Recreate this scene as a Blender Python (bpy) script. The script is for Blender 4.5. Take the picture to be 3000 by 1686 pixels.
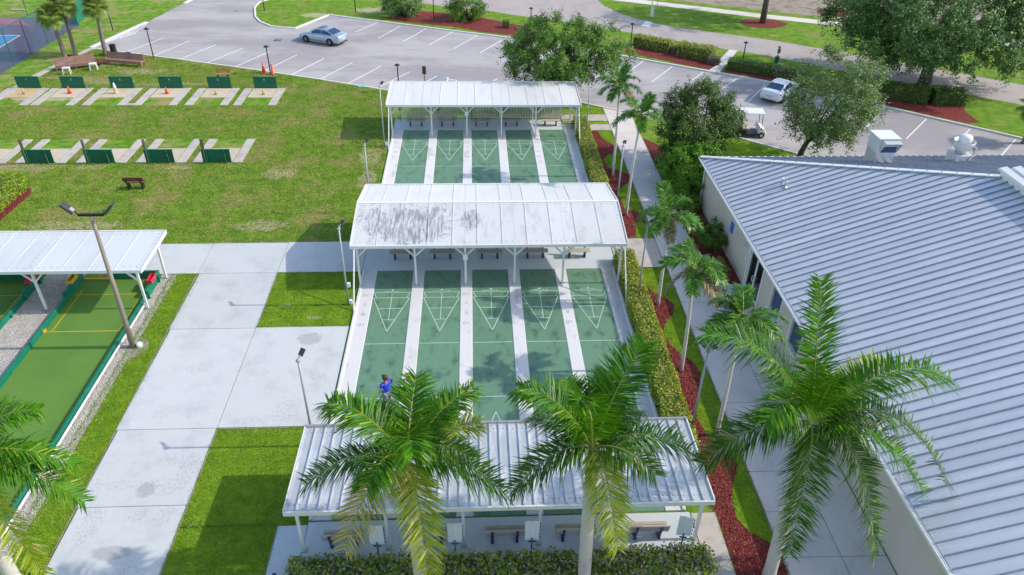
import bpy, bmesh, math, random
import numpy as np
from mathutils import Vector, Matrix

for o in list(bpy.data.objects):
    bpy.data.objects.remove(o)
scene = bpy.context.scene
COL = scene.collection
PI = math.pi

# ------------------------------------------------------------------ camera
cam_data = bpy.data.cameras.new('camera')
cam = bpy.data.objects.new('camera', cam_data)
COL.objects.link(cam)
cam.location = (-0.7532, -31.0628, 21.5701)
cam.rotation_euler = (0.969315, -0.0172756, -0.0467385)
cam_data.sensor_fit = 'HORIZONTAL'
cam_data.sensor_width = 36.0
cam_data.lens = 26.1526
cam_data.clip_end = 800
scene.camera = cam

# ------------------------------------------------------------------ sky, sun, exposure
SUN_EL = math.radians(37.2)
world = bpy.data.worlds.new('World')
scene.world = world
world.use_nodes = True
wn = world.node_tree.nodes
wl = world.node_tree.links
wn.clear()
w_out = wn.new('ShaderNodeOutputWorld')
w_bg = wn.new('ShaderNodeBackground')
w_sky = wn.new('ShaderNodeTexSky')
w_sky.sky_type = 'NISHITA'
w_sky.sun_disc = False
w_sky.sun_elevation = SUN_EL
w_sky.sun_rotation = math.radians(90)
w_sky.air_density = 1.0
w_sky.dust_density = 1.0
w_sky.ozone_density = 1.2
w_bg.inputs['Strength'].default_value = 0.15
wl.new(w_sky.outputs[0], w_bg.inputs['Color'])
wl.new(w_bg.outputs[0], w_out.inputs['Surface'])

sun_data = bpy.data.lights.new('sun', 'SUN')
sun_data.energy = 2.0
sun_data.angle = math.radians(0.55)
sun_data.color = (1.0, 0.94, 0.85)
sun = bpy.data.objects.new('sun', sun_data)
COL.objects.link(sun)
sun.rotation_euler = Vector((-math.cos(SUN_EL), 0.004, -math.sin(SUN_EL))).to_track_quat('-Z', 'Y').to_euler()
sun.location = (30, 0, 30)

scene.view_settings.view_transform = 'Standard'
scene.view_settings.look = 'None'
scene.view_settings.gamma = 1.0
scene.view_settings.use_curve_mapping = False
scene.view_settings.exposure = 0.81
scene.cycles.max_bounces = 6
scene.cycles.diffuse_bounces = 3
scene.cycles.glossy_bounces = 2
scene.cycles.transmission_bounces = 3
scene.cycles.transparent_max_bounces = 8

# ------------------------------------------------------------------ materials
def new_mat(name):
    m = bpy.data.materials.new(name)
    m.use_nodes = True
    nt = m.node_tree
    nt.nodes.clear()
    out = nt.nodes.new('ShaderNodeOutputMaterial')
    return m, nt, out

class NB:
    """small node builder"""
    def __init__(s, nt):
        s.nt = nt
        g = nt.nodes.new('ShaderNodeNewGeometry')
        s.pos = g.outputs['Position']
        s.isl = g.outputs['Random Per Island']
        s.rnd = nt.nodes.new('ShaderNodeObjectInfo').outputs['Random']
    def n(s, t, **k):
        d = s.nt.nodes.new(t)
        for a, b in k.items():
            setattr(d, a, b)
        return d
    def l(s, a, b):
        s.nt.links.new(a, b)
    def put(s, sock, v):
        if hasattr(v, 'is_output') or hasattr(v, 'links'):
            s.l(v, sock)
        else:
            if isinstance(v, tuple) and len(v) == 3 and sock.type == 'RGBA':
                v = v + (1.0,)
            sock.default_value = v
    def noise(s, scale, detail=4, rough=.6, stretch=None, vec=None):
        d = s.n('ShaderNodeTexNoise')
        d.inputs['Scale'].default_value = scale
        d.inputs['Detail'].default_value = detail
        d.inputs['Roughness'].default_value = rough
        v = vec or s.pos
        if stretch:
            mp = s.n('ShaderNodeMapping')
            mp.inputs['Scale'].default_value = stretch
            s.l(v, mp.inputs['Vector'])
            v = mp.outputs[0]
        s.l(v, d.inputs['Vector'])
        return d.outputs['Fac']
    def vor(s, scale, out='Distance', feature='F1'):
        d = s.n('ShaderNodeTexVoronoi', feature=feature)
        d.inputs['Scale'].default_value = scale
        s.l(s.pos, d.inputs['Vector'])
        return d.outputs[out]
    def ramp(s, fac, a, b, lo=0.0, hi=1.0, smooth=True):
        d = s.n('ShaderNodeMapRange')
        d.interpolation_type = 'SMOOTHSTEP' if smooth else 'LINEAR'
        for i, v in zip((1, 2, 3, 4), (a, b, lo, hi)):
            d.inputs[i].default_value = v
        s.l(fac, d.inputs[0])
        return d.outputs[0]
    def math(s, op, a, b=0.0, c=None):
        d = s.n('ShaderNodeMath', operation=op)
        s.put(d.inputs[0], a)
        s.put(d.inputs[1], b)
        if c is not None:
            s.put(d.inputs[2], c)
        return d.outputs[0]
    def mix(s, f, a, b, blend='MIX'):
        d = s.n('ShaderNodeMix', data_type='RGBA', blend_type=blend)
        s.put(d.inputs[0], f)
        s.put(d.inputs[6], a)
        s.put(d.inputs[7], b)
        return d.outputs[2]
    def val(s, col, amount, fac):
        """scale a colour by 1-amount .. 1+amount with a 0..1 factor"""
        v = s.ramp(fac, 0, 1, 1 - amount, 1 + amount, False)
        d = s.n('ShaderNodeHueSaturation')
        s.l(v, d.inputs['Value'])
        s.put(d.inputs['Color'], col)
        return d.outputs[0]
    def bump(s, h, strength, dist=.02):
        d = s.n('ShaderNodeBump')
        d.inputs['Strength'].default_value = strength
        d.inputs['Distance'].default_value = dist
        s.l(h, d.inputs['Height'])
        return d.outputs[0]
    def spots(s, lst, wob=1.1, wscale=3.2):
        """mask of irregular worn spots: list of (x, y, rx, ry)"""
        wobn = s.n('ShaderNodeTexNoise')
        wobn.inputs['Scale'].default_value = wscale
        wobn.inputs['Detail'].default_value = 6
        wobn.inputs['Roughness'].default_value = .7
        s.l(s.pos, wobn.inputs['Vector'])
        res = None
        for (x, y, rx, ry) in lst:
            mp = s.n('ShaderNodeMapping')
            mp.inputs['Location'].default_value = (-x / rx, -y / ry, 0)
            mp.inputs['Scale'].default_value = (1 / rx, 1 / ry, 0)
            s.l(s.pos, mp.inputs['Vector'])
            ln = s.n('ShaderNodeVectorMath', operation='LENGTH')
            s.l(mp.outputs[0], ln.inputs[0])
            v = s.math('SUBTRACT', 1.0, ln.outputs['Value'])
            res = v if res is None else s.math('MAXIMUM', res, v)
        t = s.math('MULTIPLY_ADD', wobn.outputs['Fac'], wob * 2, -wob)
        res = s.math('ADD', res, t)
        return s.ramp(res, 0.0, 0.28)
    def bsdf(s, out, col, rough=.6, normal=None, metal=0.0, spec=.5, trans=0.0, alpha=None):
        b = s.n('ShaderNodeBsdfPrincipled')
        s.put(b.inputs['Base Color'], col)
        s.put(b.inputs['Roughness'], rough)
        b.inputs['Metallic'].default_value = metal
        b.inputs['Specular IOR Level'].default_value = spec
        if normal is not None:
            s.l(normal, b.inputs['Normal'])
        if alpha is not None:
            s.put(b.inputs['Alpha'], alpha)
        sh = b.outputs[0]
        if trans:
            t = s.n('ShaderNodeBsdfTranslucent')
            s.put(t.inputs['Color'], col)
            mx = s.n('ShaderNodeMixShader')
            mx.inputs[0].default_value = trans
            s.l(sh, mx.inputs[1])
            s.l(t.outputs[0], mx.inputs[2])
            sh = mx.outputs[0]
        s.l(sh, out.inputs['Surface'])

def surf(name, c, vary=.12, scale=6.0, rough=.55, bump=.0, bscale=60.0, metal=0.0, spec=.5, c2=None, c2scale=2.0, c2lo=.5, c2hi=.7,
         stretch=None, stain=None, stain_col=None, streak=None, tone=.045):
    """general paint / metal / wood / concrete: base colour, fine variation, optional second colour in patches, optional spots"""
    m, nt, out = new_mat(name)
    b = NB(nt)
    col = c
    if c2:
        col = b.mix(b.ramp(b.noise(c2scale, 6, .65, stretch), c2lo, c2hi), c, c2)
    if stain:
        col = b.mix(b.math('MULTIPLY', b.spots(stain), b.ramp(b.noise(9 if not streak else 4, 6, .75, streak), .44 if not streak else .40, .68 if not streak else .60, .0, .62 if not streak else .85)), col, stain_col)
    col = b.val(col, vary, b.noise(scale, 5, .65, stretch))
    if tone:
        col = b.val(col, tone, b.rnd)
    nrm = b.bump(b.noise(bscale, 4), bump) if bump else None
    b.bsdf(out, col, rough, nrm, metal, spec)
    return m

def leafmat(name, c1, c2, trans=.3, rough=.45, c3=None, amount3=.85):
    """foliage: each leaf island its own tone between c1 and c2, a few of a third colour, drifting slowly over the plant"""
    m, nt, out = new_mat(name)
    b = NB(nt)
    f = b.math('ADD', b.math('MULTIPLY', b.isl, .65), b.ramp(b.noise(1.1, 3), .3, .7, 0, .35))
    col = b.mix(f, c1, c2)
    if c3:
        r = b.math('FRACT', b.math('MULTIPLY', b.isl, 37.7))
        col = b.mix(b.ramp(r, amount3, amount3 + .02), col, c3)
    b.bsdf(out, col, rough, None, 0, .25, trans)
    return m

def lawn_mat(name, g1, g2, dry, lo, hi, soil=None, fine=.42):
    m, nt, out = new_mat(name)
    b = NB(nt)
    col = b.mix(b.ramp(b.noise(1.3, 5), .35, .65), g1, g2)
    n1 = b.noise(.42, 8, .62)
    n2 = b.noise(2.3, 5, .7, (.35, 1, 1))
    d = b.ramp(b.math('ADD', b.math('MULTIPLY', n1, .72), b.math('MULTIPLY', n2, .28)), lo, hi)
    col = b.mix(b.math('MULTIPLY', d, .9), col, dry)
    if soil:
        col = b.mix(b.math('MULTIPLY', b.spots(soil, 1.3, 2.4), .62), col, (.58, .47, .32))
    col = b.val(col, .22, b.noise(5.5, 5, .75))
    col = b.val(col, fine, b.noise(17, 5, .85))
    b.bsdf(out, col, .9, b.bump(b.noise(28, 5, .8), .8, .05), 0, .15)
    return m

SOIL = [(-13.0, 7.0, 1.6, .7), (-13.6, 13.8, 1.3, .8), (-23.6, 7.2, 3.2, .55), (-32, 31.6, 3.2, .7), (-29.5, 34.2, 2.6, .8), (-35, 32.6, 2.6, .5), (-24.5, 31, 2.6, .35),
        (-30.5, 14.9, 3.2, .6), (-26, 14.9, 1.4, .4), (-20.4, 14.8, 1.2, .35), (-30, 52.5, 3.2, 2.2), (-7.9, 16.4, .8, 1.6), (-7.7, 13.0, .6, 1.4), (-17.6, 52.6, 1.8, 1.0), (-10.5, 54.8, 3.8, 1.3),
        (-34.5, 27.5, 3.4, .5), (-31, 28.2, .7, 1.0), (-33.8, 36.1, 1.6, .8), (-27.4, 30.9, 1.4, .4)]
FIELD_G1, FIELD_G2, FIELD_DRY = (.085, .215, .010), (.20, .34, .028), (.37, .295, .115)
MAT = {}
MAT['field'] = lawn_mat('field_grass', FIELD_G1, FIELD_G2, FIELD_DRY, .48, .60, SOIL)
MAT['lawn'] = lawn_mat('lawn_grass', (.145, .275, .010), (.25, .385, .020), (.34, .33, .075), .56, .76, [(-8.6, -2.0, .35, .15), (-10.1, -.9, .4, .15), (-7.2, -10.5, .5, .2)])
MAT['verge'] = lawn_mat('verge_grass', (.105, .225, .012), (.19, .315, .022), (.32, .27, .09), .50, .66, [(-17.6, 52.6, 1.8, 1.0), (-10.5, 54.8, 3.8, 1.3)])
MAT['grass_blade'] = leafmat('grass_blades', (.10, .24, .008), (.32, .47, .03), .3, .6, (.50, .44, .17), .92)
MAT['dry_blade'] = leafmat('dry_grass_blades', (0.160, 0.232, 0.023), (0.320, 0.328, 0.065), .25, .7, (0.528, 0.400, 0.156), .62)

PLAZA_PATCH = [(-8.43, -3.66, .60, .50), (-12.97, -15.03, .85, .32), (-12.81, -12.35, .38, .42)]
PLAZA_SMUDGE = [(-11.5, 1.7, .6, .3), (-12.3, -12.2, 1.0, .5), (-14.8, -12.2, .5, .45), (-12.78, -13.5, .45, .35), (-11.8, -13.5, .4, .5), (-11.56, -11.3, .5, .9), (-13.8, -12.1, .7, .3),
                (-8.6, -8.4, .6, .7), (-7.7, -6.2, .5, .35), (-14.2, -13.9, .45, 1.0), (-13.5, -8.3, .5, .5), (-12.2, -11.0, .7, .3), (-12.3, -15.9, .8, .8), (-13.4, 1.0, .6, .4), (-9.6, -8.9, 1.2, .3), (-12.9, -5.6, .7, .4), (-9.5, 3.4, .7, .5), (-10.2, -6.0, .5, .3)]
def plaza_mat(name, base, low, stains=True):
    m, nt, out = new_mat(name)
    b = NB(nt)
    col = b.mix(b.ramp(b.noise(.7, 7, .7), .45, .72), base, low)
    if stains:
        sm = b.math('MULTIPLY', b.spots(PLAZA_SMUDGE, .8, 2.6), b.ramp(b.noise(16, 8, .8, (1, .5, 1)), .5, .62, 0, .75))
        col = b.mix(sm, col, (.27, .26, .25))
        col = b.mix(b.math('MULTIPLY', b.spots(PLAZA_PATCH, .8, 4.5), .5), col, (.31, .295, .29))
    col = b.mix(b.ramp(b.noise(34, 6, .85), .66, .74, 0, .28), col, (.33, .32, .30))
    col = b.val(col, .05, b.noise(3.5, 5, .7))
    col = b.val(col, .035, b.rnd)
    b.bsdf(out, col, .55, b.bump(b.noise(90, 4), .12), 0, .4)
    return m
MAT['plaza'] = plaza_mat('painted_concrete', (.585, .59, .56), (.49, .49, .47))
MAT['bench_slab'] = plaza_mat('skylight_tinted_slab', (.60, .64, .655), (.54, .575, .585), False)  # bluish sky fill under the roofs is put into this slab colour
MAT['concrete'] = surf('concrete', (0.540, 0.478, 0.413), .12, 9, .85, .25, 120, 0, .3, (0.414, 0.367, 0.323), 1.4, .45, .7)
MAT['walk'] = surf('grey_walk_concrete', (.70, .63, .575), .08, 5, .8, .2, 120, 0, .3, (.55, .49, .45), .8, .45, .75)
MAT['alley'] = surf('white_washed_concrete', (.72, .69, .655), .09, 12, .75, .2, 100, 0, .4, (.50, .475, .45), 1.1, .52, .72, (1.0, .45, 1))
MAT['lane'] = surf('green_court_paint', (.140, .262, .156), .15, 7, .45, .05, 80, 0, .5, (.070, .150, .088), 1.9, .49, .70, (1.0, .55, 1))
MAT['asphalt'] = surf('worn_asphalt', (.345, .308, .302), .12, 1.6, .85, .35, 160, 0, .3, (.46, .42, .395), .14, .40, .60, (.55, 1.2, 1), [(-6.4, 40.6, 1.4, .3), (4.6, 33, 1.2, .3), (-12, 43.5, 1.0, .3), (31, 21.5, .7, .3), (-24, 44.5, 1.6, .5), (-10, 38.2, 1.4, .3), (16, 30.2, 1.1, .3), (-28.5, 40.4, .9, .3)], (.16, .15, .15))
MAT['road'] = surf('road_asphalt', (0.468, 0.405, 0.365), .07, 1.0, .9, .3, 150, 0, .25, (0.408, 0.351, 0.320), .3, .45, .65)
MAT['kerb'] = surf('white_kerb_paint', (0.782, 0.734, 0.670), .10, 8, .7, .1, 90, 0, .4, (0.517, 0.475, 0.430), 1.5, .6, .75)
MAT['white_paint'] = surf('white_marking_paint', (.80, .80, .80), .08, 14, .6, 0, 60, 0, .4, (.55, .54, .54), 2.5, .6, .78)
MAT['court_line'] = surf('court_line_paint', (.57, .69, .61), .12, 9, .5, 0, 60, 0, .5, (.36, .50, .42), 3, .56, .72)
MAT['blue_paint'] = surf('blue_marking_paint', (.10, .26, .52), .1, 9, .6)
MAT['sand'] = surf('pit_sand', (.60, .50, .37), .10, 14, .95, .5, 60, 0, .1, (.52, .41, .28), 1.7, .5, .7)
MAT['orange_sand'] = surf('orange_pit_sand', (.62, .44, .25), .10, 14, .95, .5, 60, 0, .1, (.50, .33, .17), 1.7, .5, .7)
MAT['soil'] = surf('bare_soil', (.36, .30, .23), .2, 5, .95, .6, 40, 0, .1, (.22, .18, .13), .9, .45, .65)
MAT['turf'] = surf('bocce_turf', (.128, .245, .047), .07, 30, .9, .2, 200, 0, .15, (.10, .205, .038), .5, .4, .8)
MAT['tennis'] = surf('purple_court_paint', (.165, .105, .165), .1, 2, .7, 0, 60, 0, .4, (.12, .105, .19), .35, .4, .65)
MAT['tennis_red'] = surf('faded_red_court_paint', (.30, .13, .16), .1, 2, .7)
MAT['tennis_blue'] = surf('light_blue_court_paint', (.08, .27, .55), .06, 3, .6)

def mulch_mat():
    m, nt, out = new_mat('red_mulch')
    b = NB(nt)
    v = b.n('ShaderNodeTexVoronoi')
    v.inputs['Scale'].default_value = 16
    b.l(b.pos, v.inputs['Vector'])
    sep = b.n('ShaderNodeSeparateColor')
    b.l(v.outputs['Color'], sep.inputs[0])
    col = b.mix(sep.outputs[0], (.15, .024, .024), (.30, .062, .050))
    col = b.mix(b.ramp(b.noise(2.2, 6, .75), .56, .72), col, (.27, .19, .14))
    b.bsdf(out, col, .9, b.bump(v.outputs['Distance'], 1.0, .05), 0, .2)
    return m
MAT['mulch'] = mulch_mat()
MAT['chip'] = leafmat('mulch_chips', (.13, .02, .022), (.31, .065, .05), 0, .85, (.36, .25, .18), .9)

def gravel_mat():
    m, nt, out = new_mat('pale_gravel')
    b = NB(nt)
    v = b.n('ShaderNodeTexVoronoi')
    v.inputs['Scale'].default_value = 22
    b.l(b.pos, v.inputs['Vector'])
    sep = b.n('ShaderNodeSeparateColor')
    b.l(v.outputs['Color'], sep.inputs[0])
    col = b.mix(sep.outputs[0], (.40, .35, .30), (.66, .60, .54))
    b.bsdf(out, col, .85, b.bump(v.outputs['Distance'], .9, .03), 0, .3)
    return m
MAT['gravel'] = gravel_mat()
MAT['pebble'] = leafmat('gravel_stones', (.36, .31, .27), (.68, .63, .57), 0, .8)

MAT['white_metal'] = surf('white_painted_metal', (0.792, 0.775, 0.725), .05, 4, .42, 0, 60, 0, .5)
MAT['roof_white'] = surf('white_roof_sheet', (0.749, 0.734, 0.693), .05, 3, .4, 0, 60, 0, .5, (0.642, 0.632, 0.605), 1.0, .5, .75, (1, .3, 1))
MAT['roof_aged'] = surf('weathered_white_roof_sheet', (.66, .65, .62), .06, 4, .5, 0, 60, 0, .5, (.53, .52, .50), 1.6, .48, .72, (1.3, .5, 1),
                        [(-4.6, 2.0, 1.5, 1.6), (-2.9, 2.2, .9, 1.5), (-1.0, 2.3, .6, .9), (-5.9, 2.2, .6, 1.4), (-3.6, 1.1, 1.6, .6), (-4.2, 2.4, 2.6, 1.0)], (.20, .22, .235), (2.4, .28, 1))
MAT['roof_pearl'] = surf('pearl_grey_roof_sheet', (.63, .645, .62), .04, 3, .45, 0, 60, 0, .5, (.58, .59, .57), 1.0, .45, .7, (1, .3, 1))
MAT['roof_alum'] = surf('aluminium_pan_roof', (.58, .585, .585), .12, 5, .36, 0, 60, .3, .5, (.74, .745, .73), 1.8, .46, .66, (1.6, .45, 1))
MAT['roof_steel'] = surf('standing_seam_steel', (.66, .675, .70), .08, 1.2, .42, 0, 60, .3, .5, (.74, .75, .765), .7, .42, .66, (.35, 2.8, 1), None, None, None, .06)
MAT['seam'] = surf('shade_toned_seam_steel', (.27, .30, .36), .15, 6, .5, 0, 60, .3, .5, (.36, .385, .44), 1.5, .4, .7)  # dark line of shade along each seam is put into this steel colour
MAT['steel'] = surf('galvanised_steel', (.50, .51, .52), .1, 8, .4, 0, 60, .6, .5)
MAT['screw'] = surf('dull_screw_heads', (.30, .31, .32), .1, 8, .6)
MAT['hvac'] = surf('pale_grey_sheet_metal', (.58, .59, .57), .08, 5, .45, 0, 60, .25, .5, (.48, .49, .48), 2.5, .5, .7)
MAT['wall'] = surf('beige_stucco', (.62, .555, .46), .05, 20, .9, .3, 150, 0, .2, (.58, .515, .43), .6, .4, .7)
MAT['glass_blue'] = surf('tinted_window_glass', (.012, .05, .115), .1, 2, .08, 0, 60, 0, .8)
MAT['glass_dark'] = surf('dark_door_glass', (.008, .010, .022), .1, 2, .06, 0, 60, 0, .8)
MAT['car_glass'] = surf('car_window_glass', (.018, .05, .11), .1, 2, .05, 0, 60, 0, .9)
MAT['black'] = surf('black_painted_metal', (.018, .018, .02), .1, 8, .45)
MAT['rubber'] = surf('black_rubber', (.014, .014, .016), .15, 10, .8)
MAT['grey_pole'] = surf('grey_galvanised_pole', (.36, .40, .41), .1, 4, .5, 0, 60, .3)
MAT['wood_pole'] = surf('weathered_wood_pole', (.25, .21, .17), .15, 9, .85, .2, 60, 0, .2, (.33, .285, .235), 3, .4, .7, (1, 1, .2))
MAT['lamp_head'] = surf('bronze_floodlight_housing', (.055, .045, .055), .1, 8, .5)
MAT['beige_slat'] = surf('beige_plastic_lumber', (.52, .45, .37), .10, 6, .7, .1, 80, 0, .3, (.43, .37, .31), 3, .4, .7)
MAT['orange_slat'] = surf('orange_cedar_slat', (.44, .215, .075), .15, 8, .7, .1, 80, 0, .3, (.34, .14, .05), 3, .4, .7)
MAT['red_slat'] = surf('reddish_cedar_slat', (.19, .062, .032), .15, 8, .7, .1, 80)
MAT['brown_plank'] = surf('mauve_brown_plank', (.335, .185, .145), .08, 6, .8, .1, 80, 0, .3, (.27, .145, .115), 2.5, .4, .7)
MAT['purple_leg'] = surf('dark_blue_bench_frame', (.03, .03, .12), .1, 8, .5)
MAT['green_board'] = surf('dark_green_painted_plywood', (.008, .135, .068), .08, 5, .6, .05, 60, 0, .4, (.006, .11, .055), 1.5, .4, .7)
MAT['green_wood'] = surf('teal_green_painted_timber', (.004, .165, .095), .10, 6, .55, .05, 60, 0, .4, (.01, .22, .13), 2, .45, .7)
MAT['green_post'] = surf('faded_green_post', (.10, .14, .07), .15, 8, .8)
MAT['fence_green'] = surf('green_fence_coating', (.01, .12, .10), .1, 8, .5)
MAT['red_plastic'] = surf('red_plastic', (.62, .03, .055), .05, 6, .4)
MAT['yellow_plastic'] = surf('yellow_plastic', (.72, .38, .015), .05, 6, .4)
MAT['yellow_paint'] = surf('yellow_line_paint', (.42, .37, .02), .12, 10, .7)
MAT['orange_cone'] = surf('orange_cone_plastic', (.78, .10, .025), .08, 6, .5)
MAT['tan_cone'] = surf('faded_tan_cone_plastic', (.58, .40, .18), .1, 6, .6)
MAT['white_plastic'] = surf('white_plastic', (.78, .78, .76), .04, 6, .4)
MAT['board_white'] = surf('white_scoreboard_back', (.66, .68, .71), .05, 4, .5)
MAT['navy'] = surf('navy_blue_board', (.02, .05, .14), .1, 6, .5)
MAT['sign_blue'] = surf('blue_sign_face', (.06, .17, .62), .05, 5, .5)
MAT['sign_brown'] = surf('faded_brown_sign_face', (.20, .13, .08), .1, 8, .8)
MAT['sign_grey'] = surf('grey_sign_back', (.33, .33, .32), .08, 8, .6)
MAT['teal_post'] = surf('teal_post_paint', (.01, .14, .15), .1, 8, .5)
MAT['cyan'] = surf('cyan_plastic_lid', (.10, .60, .52), .06, 6, .5)
MAT['silver_paint'] = surf('silver_car_paint', (.46, .52, .60), .03, 3, .22, 0, 60, .55, .6)
MAT['white_car'] = surf('white_car_paint', (.74, .75, .77), .02, 3, .18, 0, 60, 0, .6)
MAT['alloy'] = surf('alloy_wheel', (.55, .57, .60), .05, 6, .3, 0, 60, .7)
MAT['tail_red'] = surf('red_tail_lamp', (.30, .012, .03), .05, 6, .2)
MAT['headlamp'] = surf('clear_headlamp', (.62, .65, .68), .05, 6, .15)
MAT['plate'] = surf('pale_licence_plate', (.50, .60, .58), .1, 30, .5)
MAT['cream_vinyl'] = surf('cream_vinyl_seat', (.62, .50, .34), .05, 8, .5)
def ringed(name, c, dark, per=5.0):
    m, nt, out = new_mat(name)
    b = NB(nt)
    w = b.n('ShaderNodeTexWave', wave_type='BANDS', bands_direction='Z')
    w.inputs['Scale'].default_value = per
    w.inputs['Distortion'].default_value = 3.0
    w.inputs['Detail'].default_value = 3
    w.inputs['Detail Scale'].default_value = 2.0
    b.l(b.pos, w.inputs['Vector'])
    col = b.mix(b.ramp(w.outputs['Fac'], .0, .30, .55, 0), c, dark)
    col = b.mix(b.ramp(b.noise(3.0, 6, .7, (1, 1, .35)), .5, .72, 0, .7), col, dark)
    col = b.val(col, .10, b.noise(12, 5, .7))
    b.bsdf(out, col, .8, b.bump(w.outputs['Fac'], .25, .02), 0, .3)
    return m
MAT['trunk_pale'] = ringed('pale_palm_trunk', (.63, .58, .52), (.36, .32, .28))
MAT['trunk_grey'] = surf('grey_brown_palm_trunk', (.25, .205, .17), .15, 9, .9, .3, 40, 0, .2, (.19, .15, .125), 3.0, .42, .62, (.4, .4, 3.0))
MAT['bark'] = surf('dark_bark', (.10, .085, .07), .2, 8, .9, .4, 30, 0, .2, (.15, .125, .105), 3, .4, .7)
MAT['boot'] = surf('brown_leaf_boots', (.15, .075, .045), .25, 12, .95, .4, 30, 0, .1, (.32, .27, .21), 5, .55, .7)
MAT['crownshaft'] = surf('green_crownshaft', (.16, .22, .035), .1, 6, .4, 0, 60, 0, .5, (.20, .23, .05), 2, .4, .7)
MAT['skin'] = surf('skin', (.42, .19, .12), .05, 8, .5)
MAT['shirt'] = surf('bright_blue_cotton', (.01, .05, .72), .06, 10, .85)
MAT['shorts'] = surf('grey_blue_cloth', (.12, .20, .28), .06, 10, .9)
MAT['hair'] = surf('reddish_brown_hair', (.13, .035, .022), .2, 30, .6)
MAT['cap'] = surf('black_visor_cloth', (.02, .018, .018), .1, 10, .8)
MAT['shoe'] = surf('white_shoe', (.7, .7, .7), .05, 10, .6)
MAT['cue'] = surf('pale_cue_shaft', (.50, .55, .48), .05, 10, .4)

MAT['royal'] = leafmat('royal_palm_leaflets', (.014, .085, .002), (.125, .345, .006), .3, .38, (.36, .46, .05), .94)
MAT['royal_yellow'] = leafmat('yellowing_palm_leaflets', (.14, .27, .008), (.50, .54, .04), .28, .42, (.66, .55, .26), .86)
MAT['royal_dry'] = leafmat('drying_palm_leaflets', (.42, .32, .05), (.62, .47, .20), .25, .6, (.26, .32, .03), .70)
MAT['royal_dull'] = leafmat('dull_palm_leaflets', (.018, .08, .005), (.115, .255, .014), .25, .42, (.38, .38, .18), .9)
MAT['rachis'] = surf('yellow_green_leaf_stalk', (.24, .27, .035), .12, 6, .5)
MAT['xmas'] = leafmat('christmas_palm_leaflets', (.022, .11, .006), (.12, .30, .02), .25, .33, (.38, .40, .14), .92)
MAT['xmas_old'] = leafmat('browning_palm_leaflets', (.12, .15, .03), (.28, .22, .09), .25, .5, (.42, .33, .20), .6)
MAT['fan'] = leafmat('cabbage_palm_leaves', (0.101, 0.210, 0.022), (0.310, 0.413, 0.077), .3, .4, (0.465, 0.420, 0.132), .92)
MAT['oak'] = leafmat('oak_leaves', (.035, .11, .02), (.175, .30, .065), .25, .42, (.33, .40, .17), .88)
MAT['oak_pale'] = leafmat('pale_oak_leaves', (.055, .13, .025), (.25, .36, .09), .28, .42, (.38, .42, .17), .88)
MAT['crape'] = leafmat('fine_tree_leaves', (.042, .13, .016), (.21, .37, .055), .28, .42, (.32, .42, .10), .9)
MAT['dark_tree'] = leafmat('dark_tree_leaves', (.035, .10, .015), (.15, .225, .05), .25, .42, (.26, .33, .05), .92)
MAT['bush_bright'] = leafmat('bright_bush_leaves', (0.060, 0.200, 0.014), (0.170, 0.360, 0.024), .28, .4, (0.255, 0.416, 0.036), .93)
MAT['hedge'] = leafmat('hedge_leaves', (.16, .235, .018), (.46, .50, .05), .25, .42, (.56, .54, .10), .88)
MAT['hedge_lime'] = leafmat('lime_hedge_leaves', (0.093, 0.232, 0.010), (0.442, 0.576, 0.018), .3, .42, (0.612, 0.688, 0.036), .85)
MAT['hedge_dark'] = leafmat('dark_hedge_leaves', (0.037, 0.120, 0.012), (0.128, 0.256, 0.022), .25, .42, (0.289, 0.384, 0.036), .93)
MAT['hedge_mixed'] = leafmat('straggly_hedge_leaves', (.06, .145, .014), (.31, .45, .04), .25, .45, (.42, .34, .30), .74)
MAT['twig'] = surf('grey_twigs', (.17, .14, .125), .2, 12, .9)
MAT['hedge_core'] = surf('hedge_inner_branches', (.10, .11, .04), .3, 9, .95)
MAT['brown_shrub'] = leafmat('dead_shrub_twigs', (.17, .12, .085), (.29, .21, .16), .1, .8, (.12, .13, .03), .9)

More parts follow.
